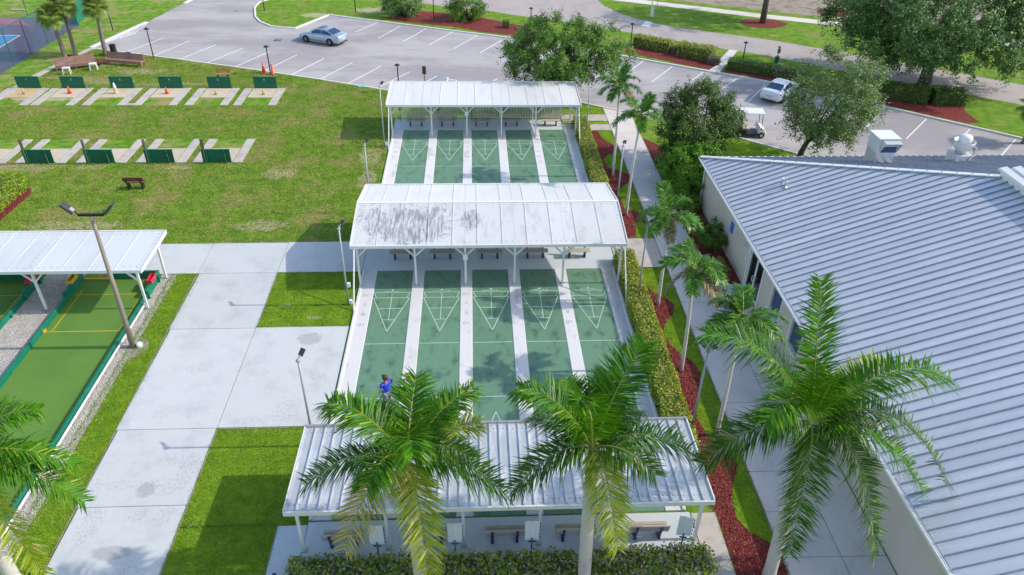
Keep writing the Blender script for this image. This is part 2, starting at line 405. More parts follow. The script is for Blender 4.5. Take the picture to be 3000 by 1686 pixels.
# ------------------------------------------------------------------ geometry helpers
class MB:
    """collects boxes, tubes, prisms; build() links them as ONE mesh object"""
    def __init__(s):
        s.v = []
        s.f = []
    def quad(s, *p):
        n = len(s.v)
        s.v += [tuple(q) for q in p]
        s.f.append(tuple(range(n, n + len(p))))
        return s
    def box(s, x0, x1, y0, y1, z0, z1):
        n = len(s.v)
        s.v += [(x0, y0, z0), (x1, y0, z0), (x1, y1, z0), (x0, y1, z0), (x0, y0, z1), (x1, y0, z1), (x1, y1, z1), (x0, y1, z1)]
        s.f += [(n, n + 3, n + 2, n + 1), (n + 4, n + 5, n + 6, n + 7), (n, n + 1, n + 5, n + 4), (n + 1, n + 2, n + 6, n + 5), (n + 2, n + 3, n + 7, n + 6), (n + 3, n, n + 4, n + 7)]
        return s
    def hexa(s, b, t):
        """b and t: four bottom and four top corners, counterclockwise from above"""
        n = len(s.v)
        s.v += [tuple(q) for q in b] + [tuple(q) for q in t]
        s.f += [(n, n + 3, n + 2, n + 1), (n + 4, n + 5, n + 6, n + 7), (n, n + 1, n + 5, n + 4), (n + 1, n + 2, n + 6, n + 5), (n + 2, n + 3, n + 7, n + 6), (n + 3, n, n + 4, n + 7)]
        return s
    def beam(s, a, b, w, h, up=(0, 0, 1)):
        """rectangular bar from a to b"""
        a, b = Vector(a), Vector(b)
        t = (b - a).normalized()
        u = Vector(up)
        sd = t.cross(u)
        if sd.length < 1e-4:
            sd = t.cross(Vector((0, 1, 0)))
        sd.normalize()
        u = sd.cross(t).normalized()
        c = [(-w / 2, -h / 2), (w / 2, -h / 2), (w / 2, h / 2), (-w / 2, h / 2)]
        n = len(s.v)
        for p in (a, b):
            for (i, j) in c:
                s.v.append(tuple(p + sd * i + u * j))
        s.f += [(n, n + 1, n + 2, n + 3), (n + 7, n + 6, n + 5, n + 4)]
        for i in range(4):
            j = (i + 1) % 4
            s.f.append((n + i, n + 4 + i, n + 4 + j, n + j))
        return s
    def tube(s, pts, rads, seg=8, cap=True):
        pts = [Vector(p) for p in pts]
        if not hasattr(rads, '__len__'):
            rads = [rads] * len(pts)
        n0 = len(s.v)
        prev = None
        for i, p in enumerate(pts):
            a = pts[max(i - 1, 0)]
            b = pts[min(i + 1, len(pts) - 1)]
            t = (b - a).normalized()
            if prev is None:
                u = t.orthogonal().normalized()
            else:
                u = (prev - t * prev.dot(t)).normalized()
            prev = u
            w = t.cross(u)
            for k in range(seg):
                an = 2 * PI * k / seg
                s.v.append(tuple(p + (u * math.cos(an) + w * math.sin(an)) * rads[i]))
        for i in range(len(pts) - 1):
            for k in range(seg):
                a = n0 + i * seg + k
                b = n0 + i * seg + (k + 1) % seg
                s.f.append((a, b, b + seg, a + seg))
        if cap:
            s.f.append(tuple(n0 + k for k in range(seg))[::-1])
            e = n0 + (len(pts) - 1) * seg
            s.f.append(tuple(e + k for k in range(seg)))
        return s
    def lathe(s, prof, seg=16, c=(0, 0, 0)):
        """profile of (radius, z) turned round the vertical through c"""
        n0 = len(s.v)
        for (r, z) in prof:
            for k in range(seg):
                an = 2 * PI * k / seg
                s.v.append((c[0] + r * math.cos(an), c[1] + r * math.sin(an), c[2] + z))
        for i in range(len(prof) - 1):
            for k in range(seg):
                a = n0 + i * seg + k
                b = n0 + i * seg + (k + 1) % seg
                s.f.append((a, b, b + seg, a + seg))
        s.f.append(tuple(n0 + k for k in range(seg))[::-1])
        e = n0 + (len(prof) - 1) * seg
        s.f.append(tuple(e + k for k in range(seg)))
        return s
    def poly(s, pts, z1, z0=None):
        """flat polygon at z1, or a prism from z0 to z1"""
        area = sum(pts[i][0] * pts[(i + 1) % len(pts)][1] - pts[(i + 1) % len(pts)][0] * pts[i][1] for i in range(len(pts)))
        if area < 0:
            pts = pts[::-1]
        n = len(s.v)
        k = len(pts)
        s.v += [(p[0], p[1], z1) for p in pts]
        s.f.append(tuple(range(n, n + k)))
        if z0 is not None:
            s.v += [(p[0], p[1], z0) for p in pts]
            for i in range(k):
                j = (i + 1) % k
                s.f.append((n + i, n + k + i, n + k + j, n + j))
        return s
    def ribbon(s, pts, w, z1, z0=None):
        """strip of width w along a polyline, mitred"""
        P = [Vector((p[0], p[1])) for p in pts]
        L, R = [], []
        for i, p in enumerate(P):
            a = (P[i] - P[i - 1]).normalized() if i else (P[1] - P[0]).normalized()
            b = (P[i + 1] - P[i]).normalized() if i < len(P) - 1 else a
            t = (a + b).normalized()
            nn = Vector((-t.y, t.x))
            d = w / 2 / max(.4, abs(nn.dot(Vector((-a.y, a.x)))))
            L.append(p + nn * d)
            R.append(p - nn * d)
        for i in range(len(P) - 1):
            q = [R[i], R[i + 1], L[i + 1], L[i]]
            if z0 is None:
                s.quad(*[(c.x, c.y, z1) for c in q])
            else:
                s.hexa([(c.x, c.y, z0) for c in q], [(c.x, c.y, z1) for c in q])
        return s
    def mesh(s, name):
        m = bpy.data.meshes.new(name)
        m.from_pydata(s.v, [], s.f)
        return m
    def build(s, name, mat, parent=None, smooth=False, bevel=0.0, loc=None, rz=None):
        m = s.mesh(name)
        if bevel:
            bm = bmesh.new()
            bm.from_mesh(m)
            bmesh.ops.remove_doubles(bm, verts=bm.verts, dist=1e-5)
            eds = [e for e in bm.edges if len(e.link_faces) == 2 and e.calc_face_angle(0) > .6]
            bmesh.ops.bevel(bm, geom=eds, offset=bevel, segments=1, affect='EDGES', clamp_overlap=True)
            bm.to_mesh(m)
            bm.free()
        return obj(name, m, mat, parent, smooth, loc, rz)

def obj(name, mesh, mat, parent=None, smooth=False, loc=None, rz=None):
    o = bpy.data.objects.new(name, mesh)
    COL.objects.link(o)
    if mat is not None and not mesh.materials:
        mesh.materials.append(MAT[mat] if isinstance(mat, str) else mat)
    if smooth:
        mesh.polygons.foreach_set('use_smooth', [True] * len(mesh.polygons))
    if parent is not None:
        o.parent = parent
    if loc is not None:
        o.location = loc
    if rz is not None:
        o.rotation_euler = (0, 0, rz)
    return o

def thing(name, label, cat, loc=(0, 0, 0), rz=0.0, group=None):
    o = bpy.data.objects.new(name, None)
    o.empty_display_size = .2
    COL.objects.link(o)
    o.location = loc
    o.rotation_euler = (0, 0, rz)
    return tag(o, label, cat, group)

def tag(o, label, cat, group=None):
    o['label'] = label
    o['category'] = cat
    if group:
        o['group'] = group
    return o

def struct(o, kind='structure'):
    o['kind'] = kind
    return o

def dup(root, loc, rz, label, group=None):
    """a copy of a thing with copies of its parts and sub-parts"""
    r = root.copy()
    COL.objects.link(r)
    r.location = loc
    r.rotation_euler = (0, 0, rz)
    r['label'] = label
    if group:
        r['group'] = group
    for ch in root.children:
        c = ch.copy()
        COL.objects.link(c)
        c.parent = r
        for g in ch.children:
            d = g.copy()
            COL.objects.link(d)
            d.parent = c
    return r

def fast_mesh(name, verts, nper):
    """verts (N*nper, 3): one face of nper corners for each group"""
    verts = np.asarray(verts, dtype=np.float32)
    nv = len(verts)
    nf = nv // nper
    m = bpy.data.meshes.new(name)
    m.vertices.add(nv)
    m.vertices.foreach_set('co', verts.ravel())
    m.loops.add(nv)
    m.loops.foreach_set('vertex_index', np.arange(nv, dtype=np.int32))
    m.polygons.add(nf)
    m.polygons.foreach_set('loop_start', np.arange(0, nv, nper, dtype=np.int32))
    m.polygons.foreach_set('loop_total', np.full(nf, nper, dtype=np.int32))
    m.update(calc_edges=True)
    return m

def unit(a):
    return a / np.maximum(np.linalg.norm(a, axis=1, keepdims=True), 1e-6)

def leaf_quads(cen, size, rng, out=None, up=.5, aspect=.5):
    """diamond leaves at cen; out biases the facing; returns verts for fast_mesh(…, 4)"""
    n = len(cen)
    nrm = rng.normal(size=(n, 3))
    nrm[:, 2] = np.abs(nrm[:, 2]) + up
    if out is not None:
        nrm += out * .9
    nrm = unit(nrm)
    d = rng.normal(size=(n, 3))
    d = unit(d - nrm * np.sum(d * nrm, 1, keepdims=True))
    s = np.cross(nrm, d)
    L = size * rng.uniform(.65, 1.35, n)[:, None]
    a = cen - d * L * .5
    b = cen + s * L * aspect * .5 - nrm * L * .06
    c = cen + d * L * .5
    e = cen - s * L * aspect * .5 - nrm * L * .06
    return np.stack([a, b, c, e], 1).reshape(-1, 3)

def inpoly(P, poly):
    x, y = P[:, 0], P[:, 1]
    r = np.zeros(len(P), bool)
    k = len(poly)
    for i in range(k):
        x0, y0 = poly[i]
        x1, y1 = poly[(i + 1) % k]
        if y0 == y1:
            continue
        c = ((y0 > y) != (y1 > y)) & (x < (x1 - x0) * (y - y0) / (y1 - y0) + x0)
        r ^= c
    return r

def scatter(poly, dens, rng, holes=()):
    xs = [p[0] for p in poly]
    ys = [p[1] for p in poly]
    n = int((max(xs) - min(xs)) * (max(ys) - min(ys)) * dens)
    P = np.stack([rng.uniform(min(xs), max(xs), n), rng.uniform(min(ys), max(ys), n)], 1)
    k = inpoly(P, poly)
    for h in holes:
        k &= ~inpoly(P, h)
    return P[k]

def rect(x0, x1, y0, y1):
    return [(x0, y0), (x1, y0), (x1, y1), (x0, y1)]

def blob(cx, cy, rx, ry, n=28, wob=.18, seed=0):
    r = random.Random(seed)
    ph = [r.uniform(0, 6.28) for _ in range(5)]
    out = []
    for i in range(n):
        a = 2 * PI * i / n
        k = 1 + wob * (math.sin(2 * a + ph[0]) * .5 + math.sin(3 * a + ph[1]) * .5 + math.sin(5 * a + ph[2]) * .35 + math.sin(9 * a + ph[3]) * .2)
        out.append((cx + rx * k * math.cos(a), cy + ry * k * math.sin(a)))
    return out


# ------------------------------------------------------------------ the setting: ground, asphalt, islands, walks
GZ = -0.04
struct(MB().poly(rect(-160, 200, -80, 260), GZ).build('ground', 'field'))

LOT_FRONT = [(-36.58, 40.86), (-28.07, 37.83), (-19.83, 34.65), (-13.84, 32.17), (-8.83, 29.95), (-6.0, 28.7), (-1.0, 28.1), (4.5, 27.6), (7.89, 26.58), (9.46, 25.55), (11.6, 24.35), (14.5, 22.5), (17.99, 20.1), (19.83, 18.45), (22.01, 16.59), (26, 13.6), (30, 12.4)]
LOT = LOT_FRONT + [(90, 12.4), (90, 110), (-30.5, 110), (-31.4, 66), (-32.83, 59.0), (-33.1, 57.5), (-34.5, 49.66)]
struct(MB().poly(LOT, -0.03).build('parking_lot', 'asphalt'))
ROAD_LOW = [(-9.5, 60.2), (-4.27, 56.73), (1.53, 54.55), (3.56, 53.2), (8.31, 50.87), (14.69, 46.93), (24.2, 40.9), (27.4, 38.84), (34.6, 32.97), (39.75, 29.4), (43.79, 26.4), (60, 14)]
ROAD_UP = [(13.4, 90), (13.9, 63), (14.1, 60.24), (14.47, 57.47), (15.89, 54.01), (17.66, 51.58), (20.24, 49.0), (29.3, 44.4), (32.96, 41.86), (44.09, 33.74), (47.7, 30.92), (66, 17)]
struct(MB().poly(ROAD_LOW + ROAD_UP[::-1] + [(-8, 90)], -0.024).build('road', 'road'))

ISL1 = [(-24.0, 64), (-24.06, 59.24), (-24.83, 58.0), (-24.85, 55.66), (-23.9, 51.9), (-23.0, 50.0), (-21.53, 48.29), (-20.2, 47.75), (-18.85, 47.61), (-16.29, 52.78), (-2.88, 46.9), (3.15, 44.4), (8.4, 41.6), (13.29, 38.71), (20.38, 34.34), (24.1, 40.7)]
isl1 = struct(MB().poly(ISL1 + [(14.69, 46.93), (8.31, 50.87), (3.56, 53.2), (1.53, 54.55), (-4.27, 56.73), (-9.5, 60.2), (-10, 64)], 0.03, -0.05).build('planted_island', 'verge'))
ISL2 = [(24.9, 40.4), (21.25, 33.8), (24.61, 31.7), (31.52, 26.41), (37.88, 20.95), (39.91, 19.17), (47, 12.6)]
isl2 = struct(MB().poly(ISL2 + [(60, 13.8), (43.79, 26.4), (39.75, 29.4), (34.6, 32.97), (27.4, 38.84)], 0.03, -0.05).build('planted_island', 'verge'))
UPL = ROAD_UP + [(120, 10), (120, 90)]
up_lawn = struct(MB().poly(UPL, -0.008, -0.05).build('roadside_lawn', 'verge'))
struct(MB().ribbon([(14.0, 62.2), (17.2, 60.4), (26.4, 56.0), (31.4, 53.5), (38.2, 50.6), (64, 38.5)], 1.75, 0.0, -.04).build('pavement', 'walk'))
struct(MB().poly([(21, 61.4), (31.8, 56.0), (40, 52.4), (70, 38), (90, 70), (22, 74)], -0.002).build('bare_soil', 'soil'))
struct(MB().poly([(20.38, 34.34), (24.17, 40.72), (24.93, 40.44), (21.2, 33.8)], 0.035, -.05).build('footpath', 'walk'))

# kerbs
def kerb(pts, parent, w=.17, z=.09):
    MB().ribbon(pts, w, z, -.06).build('kerb', 'kerb', parent)
kerb(ISL1[:10], isl1)
kerb(ISL1[9:15], isl1)
kerb(ISL2[1:7], isl2)
lot_edge = struct(MB().ribbon(LOT_FRONT[0:9], .13, -.004, -.06).build('lot_edge_kerb', 'kerb'))
MB().ribbon(LOT_FRONT[8:11], .16, .04, -.06).build('kerb', 'kerb', lot_edge)
MB().ribbon(LOT_FRONT[11:15], .14, .02, -.06).build('kerb', 'kerb', lot_edge)
MB().ribbon([(-36.55, 40.95), (-34.5, 49.66)], .42, .02, -.06).build('kerb', 'kerb', lot_edge)
MB().ribbon([(-33.1, 57.5), (-32.83, 59.0), (-31.4, 66)], .4, .02, -.06).build('kerb', 'kerb', lot_edge)

# painted markings of the lot
def marking(pts, w=.095, mat='white_paint', z=-.024, name='stall_line'):
    return struct(MB().ribbon(pts, w, z, z - .004).build(name, mat))
FRONT_STALLS = [((-32.75, 39.68), (-30.93, 44.16)), ((-29.92, 38.59), (-28.19, 43.09)), ((-27.24, 37.64), (-25.3, 41.96)), ((-24.57, 36.56), (-22.53, 40.94)), ((-21.83, 35.44), (-19.81, 39.81)), ((-18.97, 34.5), (-17.07, 38.91)),
                ((-16.48, 33.36), (-14.41, 37.87)), ((-13.84, 32.17), (-11.68, 36.74)), ((-11.36, 31.08), (-9.06, 35.63)), ((-8.82, 29.95), (-6.33, 34.19)), ((-6.4, 29.0), (-3.92, 33.0)), ((-.9, 28.2), (1.3, 32.4))]
BACK_STALLS = [((-12.6, 46.5), (-10.76, 50.1)), ((-10.16, 44.22), (-8.29, 48.77)), ((-7.61, 43.27), (-5.5, 47.92)), ((-5.06, 42.07), (-2.79, 46.7)), ((-2.64, 40.9), (-.29, 45.51)), ((-.11, 39.68), (2.35, 44.25)), ((2.5, 38.5), (4.9, 42.9)), ((5.0, 37.2), (7.4, 41.5)), ((7.5, 36), (9.9, 40.2)), ((10, 34.6), (12.5, 38.8)),
               ((12.54, 33.22), (15.05, 37.33)), ((14.65, 31.5), (17.45, 35.81)), ((17.01, 30.07), (19.9, 34.23)), ((19.68, 28.98), (22.46, 32.49)), ((21.64, 26.72), (24.5, 30.9)), ((24.2, 25.1), (27.2, 29.2)), ((26.5, 23.2), (29.7, 27.2)), ((28.93, 21.12), (32.3, 25.02)), ((31.25, 19.22), (34.74, 23.02)), ((33.9, 17.6), (37.13, 21.0)), ((36.6, 16.1), (39.49, 19.0))]
for a, b in FRONT_STALLS + BACK_STALLS:
    marking([a, b])
marking([(-6.18, 28.9), (-3.7, 32.95)], .14, 'blue_paint', -.02, 'blue_stall_line')
hb = struct(MB().ribbon([(-36.60, 41.19), (-34.21, 45.70)], .13, -.024, -.028).build('hatched_bay', 'white_paint'))
for t in range(6):
    f = .06 + t * .17
    a = (-36.4 + 2.0 * f, 41.3 + 8.4 * f)
    MB().ribbon([(a[0] + .3, a[1] + .2), (-36.55 + 2.34 * (f + .04), 41.1 + 4.6 * (f + .04) + .1)], .1, -.022, -.026).build('hatch_line', 'white_paint', hb)
struct(MB().poly([(17.14, 49.21), (18.12, 51.32), (18.94, 51.07), (17.91, 48.82)], -.017, -.022).build('stop_bar', 'white_paint'))
# wheelchair symbol on the asphalt
sym = MB()
ring = [(-2.55 + .42 * math.cos(a), 31.55 + .50 * math.sin(a)) for a in np.linspace(-2.4, 2.0, 16)]
sym.ribbon(ring, .12, -.02, -.025)
sym.ribbon([(-2.45, 32.0), (-2.95, 32.25), (-3.0, 31.7)], .12, -.0195, -.025)
sym.poly(blob(-3.0, 32.55, .14, .16, 12, 0), -.02, -.025)
struct(sym.build('wheelchair_marking', 'white_paint'))
gr = struct(MB().poly([(-20.19, 43.28), (-20.09, 43.99), (-19.44, 43.96), (-19.46, 43.16)], -.02, -.03).build('drain_grate', 'black'))
for k in range(5):
    a = Vector((-20.17, 43.37)).lerp(Vector((-19.51, 43.25)), (k + .5) / 5)
    MB().ribbon([a + Vector((.05, .05)), a + Vector((.3, .75))], .05, -.012, -.02).build('grate_bar', 'steel', gr)
struct(MB().poly(blob(16.4, 51.0, .55, .5, 20, 0), -.016).build('manhole_cover', 'concrete'))

# ---- concrete plaza in slabs with open joints
def slabs(name, rects, mat, z=0.0, gap=.012):
    base = struct(MB().box(min(r[0] for r in rects) + .05, min(r[0] for r in rects) + .1, min(r[2] for r in rects) + .05, min(r[2] for r in rects) + .1, -.12, -.05).build(name, mat))
    for (x0, x1, y0, y1) in rects:
        MB().box(x0 + gap, x1 - gap, y0 + gap, y1 - gap, -.12, z).build('concrete_slab', mat, base)
    return base
slabs('plaza', [(-15.2, -11.13, 1.96, 5.0), (-11.13, -6.74, 1.99, 5.05), (-18.9, -15.2, 1.96, 4.98), (-23.1, -18.9, 2.3, 4.98), (-27.3, -23.1, 2.3, 4.98), (-31.5, -27.3, 2.3, 4.98),
                (-15.12, -11.12, -2.78, 1.96), (-15.06, -11.12, -9.3, -2.78), (-14.98, -11.14, -13.1, -9.3), (-14.9, -11.15, -17.2, -13.1), (-11.12, -6.78, -9.3, -2.74)], 'plaza')
slabs('bench_slab', [(-6.74, 6.8, 2.02, 4.97)], 'bench_slab')
slabs('bench_slab', [(-6.72, 5.85, 20.96, 23.06), (5.85, 6.8, 20.96, 22.1)], 'bench_slab')
slabs('bench_slab', [(-6.7, 6.78, -17.0, -13.98), (-7.72, -6.7, -17.0, -14.1)], 'bench_slab')

# ---- walks on the building side
slabs('footpath', [(9.5, 11.5, y0, y1) for y0, y1 in ((20.3, 23.9), (16.5, 20.3), (12.7, 16.5), (8.9, 12.7), (5.12, 8.9))] + [(9.45, 11.5, 2.1, 5.12)] +
      [(9.5, 11.5, y0, y1) for y0, y1 in ((-1.2, 2.1), (-4.9, -1.2), (-8.45, -4.9), (-12.2, -8.45), (-14.08, -12.2), (-15.98, -14.08), (-19, -15.98))] +
      [(11.5, 13.05, y0, y1) for y0, y1 in ((-4.9, .4), (-12.2, -4.9), (-16.0, -12.2), (-19, -16.0))], 'walk', -.004)
struct(MB().poly([(9.5, 23.9), (11.5, 23.9), (12.0, 24.1), (9.5, 25.55)], -.006, -.1).build('footpath', 'walk'))
slabs('footpath', [(5.95, 9.48, 22.66, 24.0), (7.95, 9.48, 20.85, 22.0)], 'concrete')
slabs('footpath', [(6.82, 9.43, 2.1, 5.12)], 'concrete')
slabs('footpath', [(6.8, 7.7, -16.0, -14.03), (6.8, 7.7, -19, -16.0)], 'concrete')
struct(MB().ribbon([(-38.4, 25), (-38.05, 29), (-37.9, 32.48), (-36.5, 40.2), (-36.1, 41.0)], .62, -.01, -.08).build('footpath', 'concrete'))

# ---- near lawns (greener) and strip lawns
LAWNS = [rect(-11.1, -6.75, -2.7, 1.96), rect(-11.13, -6.75, -14.05, -9.33), rect(-11.15, -7.73, -17.5, -14.0), rect(-16.5, -15.0, -17.2, 1.94), rect(7.7, 9.48, -18.5, 2.08), rect(7.7, 9.48, 5.14, 20.82), [(7.0, 24.02), (9.46, 24.02), (9.46, 25.4), (7.9, 26.5), (7.0, 26.7)], rect(7.3, 9.5, 22.02, 22.64),
         [(12.2, 20.2), (16, 20.5), (19.8, 18.3), (22.0, 16.5), (24.0, 14.6), (24.0, 9.2), (13.2, 9.2), (12.2, 14)]]
for i, L in enumerate(LAWNS):
    struct(MB().poly(L, GZ + .006).build('lawn', 'lawn'))

edging = MB()
for pts in ([(-15.23, 1.93), (-15.0, -13), (-14.93, -17.2)], [(-11.1, -9.34), (-11.13, -17.2)], [(-11.1, 1.95), (-11.1, -2.72), (-6.8, -2.72)], [(-11.1, -9.335), (-6.8, -9.335)], [(9.47, 2.05), (9.47, -18.5)], [(9.47, 5.16), (9.47, 20.8)], [(-18.9, 5.02), (-6.8, 5.09)], [(-7.74, -14.1), (-7.74, -17)]):
    edging.ribbon(pts, .05, GZ + .03, GZ)
struct(edging.build('soil_edging', 'soil'))

# ---- mulch beds
MULCH = [[(7.6, 2.0), (7.95, .6), (8.3, -.2), (8.8, -.7), (9.15, -1.3), (8.9, -2.1), (8.3, -2.9), (8.1, -3.6), (8.2, -4.4), (8.5, -5.1), (9.0, -5.8), (9.12, -6.5), (8.8, -7.5), (8.4, -8.5), (8.25, -9.3), (8.5, -10.4), (9.1, -11.2), (9.2, -11.8), (8.8, -12.6), (8.5, -13.4), (8.4, -14.3), (8.7, -14.9), (9.3, -15.4), (9.46, -15.8), (9.46, -18.5), (7.72, -18.5), (7.72, -13.9), (7.6, -13.8)],
         [(7.90, 20.72), (8.37, 20.84), (8.63, 19.24), (9.31, 18.06), (9.35, 17.15), (8.49, 16.49), (8.12, 15.84), (8.20, 14.57), (9.46, 13.54), (9.59, 12.55), (8.81, 11.80), (8.32, 10.91), (8.36, 8.72), (9.10, 8.29), (9.31, 7.71), (8.71, 6.83), (8.41, 5.23), (7.82, 5.17), (7.5, 5.3), (7.5, 20.6)],
         [(-10.29, 51.04), (-8.65, 53.49), (-6.40, 54.49), (-3.89, 53.87), (0.45, 51.78), (3.39, 49.48), (4.75, 48.74), (7.28, 45.86), (6.99, 42.65), (4.24, 44.88), (3.19, 45.33), (0.10, 46.46), (-2.91, 48.36), (-6.83, 49.55), (-9.41, 50.64)],
         [(13.10, 41.42), (14.87, 42.53), (15.58, 42.10), (18.22, 39.78), (20.39, 38.17), (22.15, 37.19), (22.17, 36.61), (20.60, 34.71), (18.60, 36.01), (17.05, 37.35), (14.07, 39.53)],
         [(21.66, 34.17), (22.51, 35.85), (25.64, 33.64), (31.85, 28.42), (34.91, 27.64), (38.97, 26.71), (39.76, 26.11), (38.71, 24.64), (38.57, 22.13), (37.44, 22.00), (35.19, 23.79), (31.84, 26.87), (25.03, 31.81), (23.27, 33.10)],
         blob(30.7, 50.3, 2.4, 1.9, 28, .1, 4), blob(26.5, 62.5, 2.6, 1.5, 24, .1, 5), blob(40.5, 55, 2.0, 1.6, 24, .1, 6),
         rect(11.52, 13.06, .42, 9.0), [(11.6, 9.0), (11.55, 19.5), (12.6, 18.0), (13.3, 14), (14.5, 11), (14.5, 9.0)],
         [(-28.35, 4.99), (-28.1, 7.5), (-27.95, 11.2), (-28.3, 11.9), (-31, 12.0), (-31, 5.0)], blob(-36.7, 38.4, 1.2, .7, 22, .2, 8), blob(-33.9, 36.9, 1.0, .8, 22, .2, 9), rect(-6.72, 6.75, -19, -17.02)]
for i, L in enumerate(MULCH):
    z = .038 if i in (2, 3, 4) else (.004 if i in (5, 6, 7) else GZ + .014)
    struct(MB().poly(L, z).build('mulch_bed', 'mulch'))
rng = np.random.default_rng(5)
chips = []
for i, dens in ((0, 260), (1, 170), (8, 140), (9, 90), (10, 200)):
    P = scatter(MULCH[i], dens, rng)
    P = P + rng.normal(0, .06, P.shape)
    c = np.concatenate([P, rng.uniform(GZ + .016, GZ + .05, (len(P), 1))], 1)
    chips.append(leaf_quads(c, .085, rng, None, .6, .38))
struct(obj('mulch_chips', fast_mesh('mulch_chips', np.concatenate(chips), 4), 'chip'), 'stuff')

# ---- bocce gravel
GRAVEL = [rect(-22.9, -20.9, -17, 2.28), rect(-17.0, -16.25, -17, 1.95), [(-16.25, -3.3), (-15.7, -3.7), (-15.6, -4.2), (-15.9, -4.7), (-16.25, -5.0)]]
for L in GRAVEL[:2]:
    struct(MB().poly(L, GZ + .012).build('gravel_bed', 'gravel'))
struct(MB().poly(GRAVEL[2], GZ + .011).build('bare_soil', 'soil'))
peb = []
for L, d in zip(GRAVEL, (420, 420, 150)):
    P = scatter(L, d, rng)
    c = np.concatenate([P, rng.uniform(GZ + .012, GZ + .03, (len(P), 1))], 1)
    peb.append(leaf_quads(c, .045, rng, None, .8, .8))
P = scatter(rect(-16.35, -16.05, -17, 1.9), 60, rng)
peb.append(leaf_quads(np.concatenate([P, np.full((len(P), 1), GZ + .03)], 1), .045, rng, None, .8, .8))
struct(obj('gravel_stones', fast_mesh('gravel_stones', np.concatenate(peb), 4), 'pebble'), 'stuff')

# ---- hard court in the far left corner
struct(MB().poly([(-40.85, 30), (-40.85, 46.5), (-40.6, 48.25), (-42.5, 51.35), (-75, 51.35), (-75, 30)], -.026).build('tennis_court', 'tennis'))
struct(MB().poly([(-48.76, 48.80), (-45.43, 48.13), (-47.78, 50.83), (-49.89, 51.05)], -.021).build('court_paint', 'tennis_red'))
bc = struct(MB().poly([(-44.83, 44.75), (-44.75, 38), (-48, 38), (-48, 44.75)], -.02).build('court_paint', 'tennis_blue'))
MB().ribbon([(-50, 44.75), (-44.83, 44.75), (-44.75, 36)], .13, -.014, -.019).build('court_line', 'white_paint', bc)

# ---- horseshoe pits: sand boxes and concrete strips
PIT_TOP = [-36.93, -33.4, -29.5, -25.58, -21.65, -17.92]
PIT_BOT = [-33.3, -29.45, -25.53, -21.64, -17.92]
pits_hole = []
for i, x in enumerate(PIT_TOP):
    y1 = 29.85
    s = struct(MB().poly([(x - 1.0, 27.75), (x + .95, 27.75), (x + .95, y1), (x - 1.0, y1)], -.018, -.06).build('sand_pit', 'orange_sand' if i == 0 else 'sand'))
    for dx in (-1.4, 1.3):
        MB().box(x + dx - .3, x + dx + .3, 27.78, y1 + .05, -.08, -.006).build('concrete_slab', 'concrete', s)
        MB().box(x + dx - .3, x + dx + .3, 26.05, 27.76, -.08, -.008).build('concrete_slab', 'concrete', s)
    pits_hole.append(rect(x - 1.75, x + 1.7, 26.0, 30.0))
struct(MB().box(-27.9, -27.0, 26.1, 26.5, -.08, -.012).build('concrete_slab', 'concrete'))
for i, x in enumerate(PIT_BOT):
    s = struct(MB().poly([(x - .95, 15.7), (x + .95, 15.7), (x + .95, 17.85), (x - .95, 17.85)], -.018, -.06).build('sand_pit', 'sand'))
    for dx in (-1.35, 1.3):
        MB().box(x + dx - .29, x + dx + .29, 15.55, 17.88, -.08, -.006).build('concrete_slab', 'concrete', s)
        MB().box(x + dx - .29, x + dx + .29, 17.9, 19.45, -.08, -.008).build('concrete_slab', 'concrete', s)
    pits_hole.append(rect(x - 1.7, x + 1.65, 15.5, 19.5))

